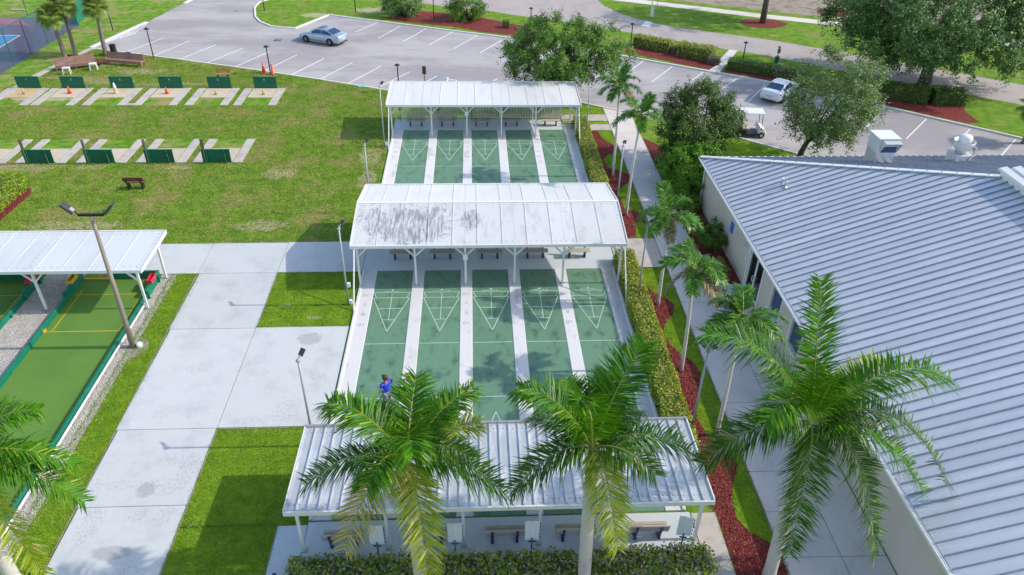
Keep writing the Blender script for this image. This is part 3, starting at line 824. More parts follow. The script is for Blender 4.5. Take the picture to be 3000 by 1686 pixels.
# ---- shuffleboard courts
FT = .3048
PITCH = 2.4864
def text_mesh(txt, size):
    cu = bpy.data.curves.new('numeral', 'FONT')
    cu.body = txt
    cu.size = size
    cu.align_x = 'CENTER'
    cu.align_y = 'CENTER'
    t = bpy.data.objects.new('numeral', cu)
    COL.objects.link(t)
    dg = bpy.context.evaluated_depsgraph_get()
    m = bpy.data.meshes.new_from_object(t.evaluated_get(dg))
    bpy.data.objects.remove(t)
    return m
NUM_MESH = {k: text_mesh(k, .34) for k in ('-10', '7', '8', '10')}
for m in NUM_MESH.values():
    m.materials.clear()
    m.materials.append(MAT['rubber'] if False else surf('faded_numeral_paint', (.40, .38, .37), .2, 20, .8))
LW = .03
def court(y0):
    """y0: the far baseline; lanes run 52 ft towards the camera"""
    ytop, ybot = y0 + 2.03, y0 - 39 * FT - 2.03
    root = struct(MB().box(-6.7, 6.66, ybot, ytop, -.12, -.03).build('shuffleboard_court', 'concrete'))
    for i in range(-2, 3):
        xc = i * PITCH
        ln = MB().box(xc - .93, xc + .93, ybot + .005, ytop - .005, -.025, -.004).build('lane', 'lane', root)
        for sgn, yb in ((-1, y0), (1, y0 - 39 * FT)):
            mk = MB()
            z1, z0 = .0005, -.006
            Y = lambda f: yb + sgn * f * FT
            def hl(f, hw):
                a, b = sorted((Y(f) - LW / 2, Y(f) + LW / 2))
                mk.box(xc - hw, xc + hw, a, b, z0, z1)
            hl(0, .90)
            hl(1.5, .90)
            hl(4.5, .60)
            hl(7.5, .30)
            hl(13.5, .91)
            for s2 in (-1, 1):
                mk.ribbon([(xc + s2 * .90, Y(1.5)), (xc, Y(10.5))], LW, z1 + .0006, z0)
                mk.ribbon([(xc + s2 * .90, Y(0)), (xc + s2 * .76, Y(1.45))], LW, z1 + .0012, z0)
                mk.ribbon([(xc + s2 * .045, Y(.1)), (xc, Y(1.4))], LW * .5, z1 + .001, z0)
            mk.ribbon([(xc, Y(1.4)), (xc, Y(7.5))], LW, z1 + .0004, z0)
            # small lettering strip and lane mark behind the baseline, too small to read
            r = random.Random(i * 7 + int(yb * 3))
            u = -.44
            while u < .44:
                w = r.uniform(.018, .05)
                if r.random() > .12:
                    mk.box(xc + u, xc + u + w, *sorted((Y(-.30), Y(-.42))), z0, z1)
                u += w + .012
            mk.poly(blob(xc, Y(-.72), .05, .06, 10, .3, i), z1, z0)
            mk.build('court_line', 'court_line', root)
    edges = [(-6.66, -2 * PITCH - .93)] + [(i * PITCH + .93, (i + 1) * PITCH - .93) for i in range(-2, 2)] + [(2 * PITCH + .93, 6.62)]
    for k, (x0, x1) in enumerate(edges):
        b = .035
        m = MB()
        m.hexa([(x0, ybot, -.03), (x1, ybot, -.03), (x1, ytop, -.03), (x0, ytop, -.03)], [(x0 + b, ybot, .02), (x1 - b, ybot, .02), (x1 - b, ytop, .02), (x0 + b, ytop, .02)])
        m.build('divider_strip', 'alley', root)
    MB().box(-6.70, -6.56, ybot, ytop, -.03, .075).build('side_kerb', 'alley', root, bevel=.02)
    MB().box(6.53, 6.66, ybot, ytop, -.03, .075).build('side_kerb', 'alley', root, bevel=.02)
    for xa in (-6.22, -1.23, 3.72):
        for yb, sg in ((y0, -1), (y0 - 39 * FT, 1)):
            for k, f in (('-10', .75), ('7', 3.0), ('8', 6.0), ('10', 8.7)):
                o = obj('numeral', NUM_MESH[k], None, root, False, (xa, yb + sg * f * FT, .0235), PI if sg < 0 else 0)
court(0.0)
court(18.892)


# ------------------------------------------------------------------ pavilions
def sheet(mb, x0, x1, a, b, th=.03):
    """sloped sheet between (y,z) a and b"""
    (ya, za), (yb, zb) = sorted((a, b))
    mb.hexa([(x0, ya, za - th), (x1, ya, za - th), (x1, yb, zb - th), (x0, yb, zb - th)], [(x0, ya, za), (x1, ya, za), (x1, yb, zb), (x0, yb, zb)])

def slope_roof(root, x0, x1, a, b, n, mat, rib=(.05, .022), every=1):
    w = (x1 - x0) / n
    for k in range(n):
        m = MB()
        xa, xb = x0 + k * w, x0 + (k + 1) * w
        sheet(m, xa + .003, xb - .003, a, b)
        if k and k % every == 0:
            rw, rh = rib
            sheet(m, xa - rw / 2 + .004, xa + rw / 2, (a[0], a[1] + rh), (b[0], b[1] + rh), rh - .001)
        m.build('roof_panel', mat, root)

def screws(root, xs_lines, x0, x1, a, b, step=.3, mat='screw'):
    m = MB()
    def dot(x, t):
        y = a[0] + (b[0] - a[0]) * t
        z = a[1] + (b[1] - a[1]) * t
        m.box(x - .019, x + .019, y - .019, y + .019, z, z + .012)
    L = math.hypot(b[0] - a[0], b[1] - a[1])
    for x in xs_lines:
        for k in range(int(L / step)):
            dot(x, (k + .5) * step / L)
    for t in (.25 / L, 1 - .25 / L):
        for k in range(int((x1 - x0) / step)):
            dot(x0 + (k + .5) * step, t)
    struct(m.build('screw_heads', mat, root), 'stuff')

def post_row(root, xs, y, ztop, w=.10, brace=True, by=0.0):
    for x in xs:
        p = MB().box(x - w / 2, x + w / 2, y - w / 2, y + w / 2, -.03, ztop).build('post', 'white_metal', root)
        MB().box(x - w, x + w, y - w, y + w, -.01, .03).build('base_plate', 'steel', p)
        if brace:
            for s in (-1, 1):
                if (x == xs[0] and s < 0) or (x == xs[-1] and s > 0):
                    continue
                MB().beam((x + s * .04, y, ztop - .62), (x + s * .62, y, ztop - .03), .07, .07, (0, 1, 0)).build('knee_brace', 'white_metal', p)

def pavilion(label, roof, x0, x1, n, mats, fy, by, xs, zf, brace_y=None, inclined=True, screw_x=None):
    root = thing('pavilion', label, 'pavilion', ((x0 + x1) / 2, fy, 0))
    root.location = (0, 0, 0)
    for k in range(len(roof) - 1):
        slope_roof(root, x0, x1, roof[k], roof[k + 1], n, mats[k], every=1 if k == 0 else 1)
        screws(root, screw_x or xs, x0, x1, roof[k], roof[k + 1])
    if len(roof) == 3:
        MB().box(x0, x1, roof[1][0] - .09, roof[1][0] + .09, roof[1][1] - .02, roof[1][1] + .03).build('ridge_cap', 'white_metal', root)
    f, b = roof[0], roof[-1]
    MB().box(x0 - .03, x1 + .03, f[0] - .07, f[0] - .004, f[1] - .16, f[1] + .012).build('gutter', 'white_metal', root, bevel=.01)
    MB().box(x0 - .03, x1 + .03, b[0] + .004, b[0] + .07, b[1] - .16, b[1] + .05).build('gutter', 'white_metal', root, bevel=.01)
    for x, s in ((x0, -1), (x1, 1)):
        for k in range(len(roof) - 1):
            a, c = roof[k], roof[k + 1]
            m = MB()
            xa, xb = (x - .045, x - .004) if s < 0 else (x + .004, x + .045)
            sheet(m, xa, xb, (a[0], a[1] + .05), (c[0], c[1] + .05), .19)
            m.build('edge_trim', 'white_metal', root)
    def zat(y):
        for k in range(len(roof) - 1):
            if roof[k][0] <= y <= roof[k + 1][0]:
                t = (y - roof[k][0]) / (roof[k + 1][0] - roof[k][0])
                return roof[k][1] + t * (roof[k + 1][1] - roof[k][1])
    for y in (fy, by):
        MB().box(x0 + .05, x1 - .05, y - .05, y + .05, zat(y) - .20, zat(y) - .06).build('beam', 'white_metal', root)
        post_row(root, xs, y, zat(y) - .19)
    for x in xs:
        for k in range(len(roof) - 1):
            a, c = roof[k], roof[k + 1]
            MB().beam((x, a[0] + .1, a[1] - .075), (x, c[0] - .1, c[1] - .075), .05, .06).build('rafter', 'white_metal', root)
    if inclined:
        for x in (xs[0] - .08, xs[-1] + .08):
            MB().tube([(x, f[0] + .02, f[1] - .1), (x, f[0] - 1.98, -.03)], .035, 8).build('raking_strut', 'white_metal', root)
    return root

XS = [-6.63, -3.79, -1.27, 1.22, 3.7, 6.6]
pavilion('long white gabled pavilion with black mildew stains on its roof', [(.4, 2.54), (3.8, 3.10), (7.15, 2.44)], -6.87, 6.8, 11, ['roof_aged', 'roof_white'], .66, 6.85, XS, 2.4)
pavilion('white flat-roofed pavilion nearest the car park, picket fence under it', [(19.36, 2.54), (23.43, 2.76)], -6.87, 6.82, 11, ['roof_white'], 19.79, 22.95, XS, 2.4)

# near pavilion: pan roof with upstanding ribs
root = thing('pavilion', 'pavilion with ribbed aluminium roof behind the tall palms', 'pavilion')
yA, yB, zA, zB, x0, x1 = -15.58, -11.87, 2.54, 2.46, -6.82, 6.78
npan = 40
w = (x1 - x0) / npan
pan = None
for k in range(npan):
    if pan is None:
        m = MB()
        sheet(m, .002, w - .002, (yA, zA), (yB, zB), .02)
        sheet(m, .0, .03, (yA + .02, zA + .055), (yB - .02, zB + .055), .054)
        sheet(m, .03, .075, (yA + .02, zA + .014), (yB - .02, zB + .014), .012)
        pan = m.build('roof_panel', 'roof_alum', root, loc=(x0, 0, 0))
    else:
        c = pan.copy()
        COL.objects.link(c)
        c.location = (x0 + k * w, 0, 0)
MB().box(x0 - .04, x1 + .04, yA - .07, yA - .004, zA - .15, zA + .03).build('gutter', 'white_metal', root, bevel=.01)
MB().box(x0 - .04, x1 + .04, yB + .004, yB + .09, zB - .13, zB + .09).build('gutter', 'steel', root, bevel=.01)
for xa in (x0 - .045, x1 + .005):
    m = MB()
    sheet(m, xa, xa + .04, (yA, zA + .07), (yB, zB + .07), .2)
    m.build('edge_trim', 'white_metal', root)
screws(root, [], x0, x1, (yA, zA), (yB, zB), .168)
for y in (-15.13, -12.35):
    MB().box(x0 + .05, x1 - .05, y - .05, y + .05, 2.3, 2.42).build('beam', 'white_metal', root)
post_row(root, [-6.63, -3.8, -1.27, 1.27, 3.72, 6.65], -15.13, 2.31, .10, False)
post_row(root, [-6.63, -3.8, -1.27, 1.27, 3.72, 6.65], -12.35, 2.31, .10, False)

# bocce pavilion on the left
pavilion('white pavilion over the green bocce lanes', [(-1.36, 2.42), (2.05, 2.5)], -33.2, -16.28, 14, ['roof_pearl'], -1.05, 1.6, [-30.9, -26.2, -21.47, -16.68], 2.4, None, False, [-30.9, -26.2, -21.47, -16.5])

# ------------------------------------------------------------------ bocce lanes
def bocce(label, xa, xb, ya=-17.0, yb=1.5, rail=False, tray_cols=('yellow_plastic', 'red_plastic')):
    t = thing('bocce_lane', label, 'bocce lane', (xa, yb, 0))
    t.location = (0, 0, 0)
    MB().box(xa, xb, ya, yb, -.1, -.02).build('turf', 'turf', t)
    w = .11
    for (bx, s) in ((xa - w, -1), (xb, 1)):
        n = 6
        L = (-.2 - ya) / n
        for k in range(n):
            MB().box(bx, bx + w, ya + k * L + .004, ya + (k + 1) * L - .004, -.08, .25).build('side_board', 'green_wood', t, bevel=.008)
        MB().box(bx, bx + w, -.2, yb + .12, -.08, .47).build('end_side_board', 'green_wood', t, bevel=.008)
        y = ya + .8
        while y < yb:
            ox = bx - .09 if s < 0 else bx + w + .002
            MB().box(ox, ox + .088, y, y + .1, -.08, .16 if y < -.3 else .38).build('stake', 'green_wood', t)
            y += 1.45
    if rail:
        for k in range(5):
            MB().box(xb + .2, xb + .27, -16.9 + k * 3.2 + .004, -16.9 + (k + 1) * 3.2 - .004, .12, .2).build('white_rail', 'white_plastic', t, bevel=.01)
    MB().box(xa + (xb - xa) * .38, xb, yb, yb + .1, -.08, .47).build('end_board', 'green_board', t, bevel=.008)
    MB().box(xa, xa + (xb - xa) * .38, yb, yb + .08, -.08, .06).build('low_end_board', 'yellow_plastic', t)
    MB().box(xa + .05, xb - .05, -2.86, -2.79, -.03, -.013).build('painted_line', 'yellow_paint', t)
    MB().box(xa + .3, xa + .37, -2.785, .5, -.03, -.012).build('painted_line', 'yellow_paint', t)
    MB().box(xb - .37, xb - .3, -2.785, .5, -.03, -.012).build('painted_line', 'yellow_paint', t)
    MB().box(xa + .05, xb - .05, .15, .2, -.03, -.0125).build('painted_line', 'yellow_paint', t)
    MB().box(xa + .003, xa + .06, -2.95, -2.7, -.03, .08).build('line_mark', 'yellow_plastic', t)
    return t
bocce('green bocce lane with a white rail, under the tall lamp post', -20.78, -17.06, rail=True)
bocce('green bocce lane cut by the left edge of the picture', -26.6, -22.95)
def tray(label, x, y, mat):
    m = MB()
    W, L, h = .27, .68, .2
    m.box(-W / 2, W / 2, -L / 2, L / 2, 0, .02)
    m.box(-W / 2, -W / 2 + .025, -L / 2, L / 2, .02, h)
    m.box(W / 2 - .025, W / 2, -L / 2, L / 2, .02, h)
    m.box(-W / 2 + .025, W / 2 - .025, -L / 2, -L / 2 + .025, .02, h)
    m.box(-W / 2 + .025, W / 2 - .025, L / 2 - .025, L / 2, .02, h)
    tag(m.build('ball_tray', mat, bevel=.008, loc=(x, y, .474)), label, 'ball tray', 'ball trays on the bocce boards')
tray('red ball tray in the sun at the right end of the bocce lane', -16.98, .68, 'red_plastic')
tray('yellow ball tray on a green bocce board', -20.86, .72, 'yellow_plastic')
tray('red ball tray beside the white post brace in the shade', -22.88, .76, 'red_plastic')

# tall wooden lamp post with two floodlights
t = thing('lamp_post', 'tall weathered wooden lamp post with two floodlights on a crossbar', 'lamp post', (-16.3, -4.04, 0))
MB().tube([(0, 0, -.1), (.07, 0, 3), (.14, 0, 6.72)], [.13, .10, .07], 12).build('pole', 'wood_pole', t, True)
MB().box(-.36, .66, -.045, .045, 6.74, 6.84).build('crossbar', 'black', t)
for s, cx in ((-1, -.36), (1, .66)):
    hd = MB().beam((cx, 0, 6.8), (cx - s * .02 + s * .1, -.02, 7.0), .05, .05).build('bracket', 'lamp_head', t)
    f = MB()
    f.hexa([(cx + s * .08, -.18, 6.95), (cx + s * .08, .18, 6.95), (cx + s * .16, .18, 6.88), (cx + s * .16, -.18, 6.88)][::s],
           [(cx + s * .46, -.17, 7.32), (cx + s * .46, .17, 7.32), (cx + s * .55, .17, 7.27), (cx + s * .55, -.17, 7.27)][::s])
    f.build('floodlight', 'lamp_head', t, bevel=.015)
    MB().beam((cx + s * .10, 0, 6.95), (cx + s * .24, 0, 7.09), .2, .07, (s * .7, 0, -.7)).build('driver_box', 'sign_grey', t)
tag(MB().lathe([(.13, 0), (.15, .12), (.12, .2), (.02, .24)], 8, (-16.02, -4.0, -.03)).build('ground_box', 'white_plastic'), 'small white ground box at the foot of the wooden lamp post', 'box')

# ------------------------------------------------------------------ the hall with the standing-seam roof
hall = thing('hall_building', 'beige hall with a large grey-blue standing seam hip roof', 'building', (13.1, 9.1, 0))
hall.location = (0, 0, 0)
EX, EY, EZ, K = 12.8, 9.5, 3.0, .36
XR = 23.4
wall_cut = [(9.1, 0, None)]
m = MB()
m.box(13.1, 45, 8.9, 9.1, -.1, 2.95)
m.build('end_wall', 'wall', hall)
# west wall in bays between openings: (y1, y0, z0, z1) openings
OPEN = [(.30, -1.82, -.02, 2.42), (-3.05, -4.32, 1.0, 2.5), (-5.56, -6.83, 1.0, 2.5), (-8.07, -9.34, 1.0, 2.5)]
m = MB()
yprev = 8.9
for (ya, yb, za, zb) in OPEN:
    m.box(13.1, 13.3, ya, yprev, -.1, 2.95)
    m.box(13.1, 13.3, yb, ya, zb, 2.95)
    if za > 0:
        m.box(13.1, 13.3, yb, ya, -.1, za)
    yprev = yb
m.box(13.1, 13.3, -26, yprev, -.1, 2.95)
m.build('side_wall', 'wall', hall)
MB().box(12.86, 13.1, -26, 9.1, 2.86, 2.9).build('soffit', 'white_metal', hall)
for (ya, yb, za, zb) in OPEN[1:]:
    w = MB().box(13.2, 13.22, yb, ya, za, zb).build('window', 'glass_blue', hall)
    fr = MB()
    fr.box(13.08, 13.23, ya - .06, ya + .02, za, zb).box(13.08, 13.23, yb - .02, yb + .06, za, zb).box(13.08, 13.23, yb + .06, ya - .06, zb - .06, zb + .02)
    fr.build('frame', 'white_metal', w)
    MB().box(13.0, 13.21, yb - .06, ya + .06, za - .08, za + .01).build('sill', 'white_metal', w, bevel=.01)
# double glass door
fr = MB()
ya, yb = .30, -1.82
fr.box(13.06, 13.24, ya - .10, ya + .03, -.03, 2.42).box(13.06, 13.24, yb - .03, yb + .10, -.03, 2.42).box(13.06, 13.24, yb + .1, ya - .1, 2.3, 2.45)
fr.build('door_frame', 'white_metal', hall)
for y0, y1, hy in ((-.76, .2, -.66), (-1.72, -.76, -.86)):
    d = MB().box(13.16, 13.18, y0 + .09, y1 - .09, .18, 2.2).build('door', 'glass_dark', hall)
    s = MB()
    s.box(13.14, 13.2, y0 + .006, y0 + .09, 0, 2.29).box(13.14, 13.2, y1 - .09, y1 - .006, 0, 2.29).box(13.14, 13.2, y0 + .09, y1 - .09, 0, .18).box(13.14, 13.2, y0 + .09, y1 - .09, 2.2, 2.29)
    s.build('door_stile', 'white_metal', d)
    MB().tube([(13.14, hy, .9), (13.06, hy, .92), (13.06, hy, 1.2), (13.14, hy, 1.22)], .018, 8).build('handle', 'white_plastic', d)
MB().box(13.05, 13.098, 3.05, 3.45, 1.45, 2.05).build('wall_sign', 'sign_blue', hall)
lt = MB().box(13.02, 13.098, .78, 1.0, 1.95, 2.35).build('wall_lamp', 'white_plastic', hall, bevel=.02)
MB().box(13.0, 13.02, .82, .96, 2.0, 2.3).build('lens', 'sign_grey', lt)
MB().box(13.05, 13.098, .5, .62, 1.4, 1.55).build('wall_box', 'white_plastic', hall)
# roof, west slope
SW = .447
y = EY
k = 0
def zw(x):
    return EZ + K * (x - EX)
while y > -24:
    y1, y0 = y, y - SW
    xa, xb = EX + min(XR - EX, EY - y1), EX + min(XR - EX, EY - y0)
    m = MB()
    q = [(EX, y0), (xb, y0), (xa, y1), (EX, y1)]
    m.hexa([(x, yy, zw(x) - .05) for x, yy in q], [(x, yy + (.004 if yy == y0 else -.004), zw(x)) for x, yy in q])
    pn = m.build('roof_panel', 'roof_steel', hall)
    if k:
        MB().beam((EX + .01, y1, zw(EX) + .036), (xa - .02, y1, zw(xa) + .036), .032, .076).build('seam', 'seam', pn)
    y = y0
    k += 1
# roof, far slope
def zn(yy):
    return EZ + K * (EY - yy)
x = EX
k = 0
while x < 38:
    xa, xb = x, x + SW
    ya, yb = EY - min(XR - EX, xa - EX), EY - min(XR - EX, xb - EX)
    m = MB()
    q = [(xa, ya), (xb, yb), (xb, EY), (xa, EY)]
    m.hexa([(xx, yy, zn(yy) - .05) for xx, yy in q], [(xx + (.004 if xx == xa else -.004), yy, zn(yy)) for xx, yy in q])
    pn = m.build('roof_panel', 'roof_steel', hall)
    if k:
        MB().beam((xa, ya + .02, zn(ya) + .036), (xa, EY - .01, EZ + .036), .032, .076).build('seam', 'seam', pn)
    x = xb
    k += 1
MB().beam((EX - .02, EY + .02, EZ + .03), (XR, EY - (XR - EX), EZ + K * (XR - EX) + .035), .28, .05).build('hip_cap', 'white_metal', hall)
MB().box(EX - .14, EX - .012, -24, EY + .14, EZ - .13, EZ - .02).build('gutter', 'white_metal', hall, bevel=.01)
MB().box(EX - .14, 38, EY + .012, EY + .14, EZ - .13, EZ - .02).build('gutter', 'white_metal', hall, bevel=.01)
MB().box(EX - .09, EX - .02, -24, EY, EZ - .02, EZ - .012).build('gutter_guard', 'steel', hall)
m = MB()
yy = EY - .1
while yy > -22:
    for kx in (.06, .14):
        m.box(EX + kx, EX + kx + .016, yy, yy + .016, zw(EX + kx) - .004, zw(EX + kx) + .014)
    yy -= SW / 3
struct(m.build('screw_heads', 'steel', hall), 'stuff')
for yy in (6.4, 2.8, -.8, -4.4, -8.0, -11.6, -15.2, -18.8):
    MB().box(EX - .15, EX + .12, yy - .02, yy + .02, EZ - .014, EZ - .002).build('gutter_strap', 'white_metal', hall)
MB().tube([(12.99, 8.95, 2.85), (13.02, 8.95, -.05)], .045, 8).build('downpipe', 'white_metal', hall)
# raised lantern roof at the peak
zc = EZ + K * (XR - EX)
MB().box(XR - .05, XR + 9, -13.0, -1.05, zc - .1, zc + .28).build('lantern_fascia', 'white_metal', hall)
for k in range(9):
    a = k * .42
    MB().hexa([(XR - .2 + a * 1.0, -12.9, zc + .29 + a * .35), (XR + .18 + a, -12.9, zc + .29 + a * .35), (XR + .18 + a, -.95 - a * .6, zc + .29 + a * .35), (XR - .2 + a, -.95 - a * .6, zc + .29 + a * .35)],
              [(XR - .17 + a, -12.9, zc + .40 + a * .35), (XR + .16 + a, -12.9, zc + .47 + a * .35), (XR + .16 + a, -1.0 - a * .6, zc + .47 + a * .35), (XR - .17 + a, -1.0 - a * .6, zc + .40 + a * .35)]).build('lantern_roof_panel', 'white_metal', hall)
# small roof vent on the west slope
vt = thing('roof_vent', 'small twin pipe vent on the grey roof slope', 'roof vent', (15.55, 3.5, zw(15.55)))
MB().lathe([(.14, -.08), (.13, .03), (.06, .1), (.055, .3)], 10).build('flashing', 'steel', vt)
MB().tube([(0, 0, .28), (0, -.05, .36), (.0, -.18, .38)], .06, 8).build('elbow', 'white_plastic', vt)
MB().tube([(-.02, .42, -.1), (-.02, .42, .28)], .05, 8).build('pipe', 'steel', vt)
MB().lathe([(.08, .28), (.08, .34), (.02, .37)], 8, (-.02, .42, 0)).build('cap', 'white_plastic', vt)
# make-up air unit
ac = thing('air_handler', 'box-shaped rooftop air unit with open hood', 'rooftop unit', (21.55, 5.85, 0))
MB().box(-.55, .5, -.55, .55, 4.0, 5.1).build('curb', 'steel', ac, bevel=.01)
MB().box(-.58, .53, -.58, .58, 5.1, 5.92).build('casing', 'hvac', ac, bevel=.01)
MB().box(-.62, .57, -.62, .62, 5.92, 5.96).build('lid', 'white_metal', ac)
m = MB()
m.hexa([(-.42, -1.0, 5.78), (.5, -1.0, 5.78), (.5, -.585, 5.84), (-.42, -.585, 5.84)], [(-.42, -1.0, 5.81), (.5, -1.0, 5.81), (.5, -.585, 5.87), (-.42, -.585, 5.87)])
m.quad((-.42, -1.0, 5.79), (-.42, -.585, 5.85), (-.42, -.585, 5.14))
m.quad((.5, -1.0, 5.79), (.5, -.585, 5.14), (.5, -.585, 5.85))
m.build('intake_hood', 'hvac', ac)
MB().box(-.38, .46, -.60, -.585, 5.16, 5.80).build('intake_grille', 'navy', ac)
MB().beam((-.4, -.72, 5.6), (.48, -.72, 5.6), .03, .04).build('hood_bar', 'white_metal', ac)
# upblast fan
fn = thing('exhaust_fan', 'round upblast exhaust fan on a roof curb', 'exhaust fan', (26.3, 6.1, 0))
MB().box(-.45, .4, -.45, .55, 3.8, 4.72).build('curb', 'hvac', fn, bevel=.01)
MB().box(-.5, .45, -.5, .6, 4.72, 4.76).build('curb_lid', 'hvac', fn)
MB().lathe([(.30, 4.76), (.28, 4.86), (.36, 4.94), (.52, 5.1), (.56, 5.4), (.57, 5.46), (.53, 5.46), (.50, 5.15), (.3, 5.0)], 20, (0, .05, 0)).build('wind_band', 'hvac', fn, True)
MB().lathe([(.34, 5.2), (.35, 5.66), (.30, 5.75), (.05, 5.79)], 18, (0, .05, 0)).build('motor_cover', 'white_metal', fn, True)
MB().tube([(.2, -.48, 5.3), (.32, -.62, 5.0), (.2, -.55, 4.75), (.1, -.5, 4.4), (-.3, -.5, 4.25)], .018, 6).build('cable', 'black', fn)
MB().box(-.38, -.24, -.52, -.45, 4.18, 4.34).build('junction_box', 'steel', fn)
MB().tube([(.5, .05, 5.2), (.66, -.1, 5.12), (.6, -.35, 5.08)], .03, 6).build('drain_lip', 'hvac', fn)

# ------------------------------------------------------------------ fences
f = thing('picket_fence', 'white picket fence behind the benches of the far pavilion', 'fence')
pk = None
n = 100
for k in range(n):
    x = -6.1 + k * (11.9 / n)
    if pk is None:
        pk = MB().box(-.02, .02, -.012, .012, .06, 1.12).build('picket', 'white_metal', f, loc=(x, 23.03, 0))
    else:
        c = pk.copy()
        COL.objects.link(c)
        c.location = (x, 23.03, 0)
for z in (.1, .98):
    MB().box(-6.15, 5.8, 23.046, 23.08, z, z + .05).build('rail', 'white_metal', f)
for x in (-6.2, -3.75, -1.3, 1.25, 3.7, 5.84):
    MB().box(x - .04, x + .04, 23.09, 23.17, -.03, 1.2).build('fence_post', 'white_metal', f)

def chain_mat():
    m, nt, out = new_mat('green_chain_link')
    b = NB(nt)
    w = b.n('ShaderNodeTexWave')
    w.inputs['Scale'].default_value = 7
    b.l(b.pos, w.inputs['Vector'])
    b.bsdf(out, (.02, .13, .13), .5, None, 0, .4, 0, b.ramp(w.outputs['Fac'], .2, .9, .06, .22))
    return m
MAT['chain'] = chain_mat()
f = thing('court_fence', 'tall green chain link fence along the purple court', 'fence')
fy = [29.3, 32.45, 35.6, 38.73, 42.0, 45.2, 48.5]
for y in fy:
    MB().tube([(-40.9, y, -.1), (-40.9, y, 3.1)], .04, 8).build('fence_post', 'fence_green', f)
MB().tube([(-40.9, 29.3, 3.08), (-40.9, 48.5, 3.08)], .03, 6).build('top_rail', 'fence_green', f)
for a, b in zip(fy[:-1], fy[1:]):
    MB().box(-40.905, -40.895, a + .04, b - .04, .02, 3.04).build('mesh_panel', 'chain', f)
for x in (-41.6, -44.6, -47.7, -50.8):
    MB().tube([(x, 52.3, -.1), (x, 52.3, 3.1)], .04, 8).build('fence_post', 'fence_green', f)
MB().tube([(-40.9, 48.5, 3.08), (-41.6, 52.3, 3.08)], .03, 6).build('top_rail', 'fence_green', f)
MB().tube([(-41.6, 52.3, 3.08), (-60, 52.3, 3.08)], .03, 6).build('top_rail', 'fence_green', f)
MB().hexa([(-41.0, 48.6, 0), (-40.97, 48.6, 0), (-41.57, 52.2, 0), (-41.6, 52.2, 0)], [(-41.0, 48.6, 1.9), (-40.97, 48.6, 1.9), (-41.57, 52.2, 1.9), (-41.6, 52.2, 1.9)]).build('windscreen', 'green_wood', f)
MB().box(-43.9, -41.65, 52.29, 52.31, .05, 1.9).build('windscreen', 'green_wood', f)
tag(MB().box(-50.2, -48.6, 53.9, 54.1, -.03, .12).build('wheel_stop', 'concrete', bevel=.02), 'pale concrete block lying in the grass beyond the purple court', 'wheel stop')


# ------------------------------------------------------------------ royal palms
def bez(p0, p1, p2, t):
    return p0 * (1 - t) ** 2 + p1 * 2 * t * (1 - t) + p2 * t * t

def frond_mesh(p0, p1, p2, rng, n=52, leaf=.72, wid=.04, droop=.35, spread=.42, start=.10, plume=.35, cut=0.0):
    """feather leaf along a bezier stalk: returns (leaflet verts for fast_mesh(...,4), stalk points)"""
    p0, p1, p2 = (np.array(p, float) for p in (p0, p1, p2))
    V = []
    dh = p2 - p0
    dh[2] = 0
    if np.linalg.norm(dh) < .35:
        dh = np.array((0, 1.0, 0))
    elif p2[2] < p0[2] - 1.2 * np.linalg.norm(dh):
        dh = np.array((dh[0] * .25, -1.0, 0))     # steep hanging leaf, twisted to show its face outwards
    S = np.cross(dh / np.linalg.norm(dh), np.array((0, 0, 1.0)))
    for i in range(n):
        t = start + (1 - start) * (i + .5) / n
        P = bez(p0, p1, p2, t)
        T = bez(p0, p1, p2, min(1, t + .02)) - bez(p0, p1, p2, t - .02)
        T /= np.linalg.norm(T)
        U = np.cross(S, T)
        prof = (.45 + .55 * math.sin(min(1, t / .38) * PI / 2)) * (1 - .5 * max(0, (t - .6) / .4) ** 1.5)
        for s in (-1, 1):
            for r in range(1 if rng.random() > .7 else 2):
                if rng.random() < cut:
                    continue
                L = leaf * prof * rng.uniform(.78, 1.15)
                d = S * s * rng.uniform(.75, 1.0) + T * (spread + .42 * t + rng.normal() * .07) + U * (rng.normal() * plume + .16)
                d /= np.linalg.norm(d)
                q = P + rng.normal(size=3) * .006
                wv = np.cross(d, U)
                wv = wv / max(np.linalg.norm(wv), 1e-3) * wid * .5
                dr = droop * rng.uniform(.6, 1.4) * (1 - .75 * abs(T[2]))
                m = q + d * L * .5 - np.array((0, 0, 1)) * L * dr * .18
                e = q + d * L * (1 - dr * .25) - np.array((0, 0, 1)) * L * dr * .75
                V += [q - wv * .6, q + wv * .6, m + wv, m - wv]
                V += [m - wv, m + wv, e + wv * .12, e - wv * .12]
    return np.array(V), [tuple(bez(p0, p1, p2, t)) for t in np.linspace(0, 1, 9)]

def palm_trunk(root, base, top, r0, r1, mat, bulge=0.0, lean=0.0, n=14):
    pts, rads = [], []
    for i in range(n + 1):
        t = i / n
        x = base[0] + (top[0] - base[0]) * (t ** (1 + lean))
        y = base[1] + (top[1] - base[1]) * (t ** (1 + lean))
        pts.append((x, y, base[2] + (top[2] - base[2]) * t))
        rads.append((r0 + (r1 - r0) * t) * (1 + bulge * math.sin(PI * t)) * (1.25 if i == 0 else 1) * (1 + .02 * (i % 2)))
    return MB().tube(pts, rads, 14).build('trunk', mat, root, True)

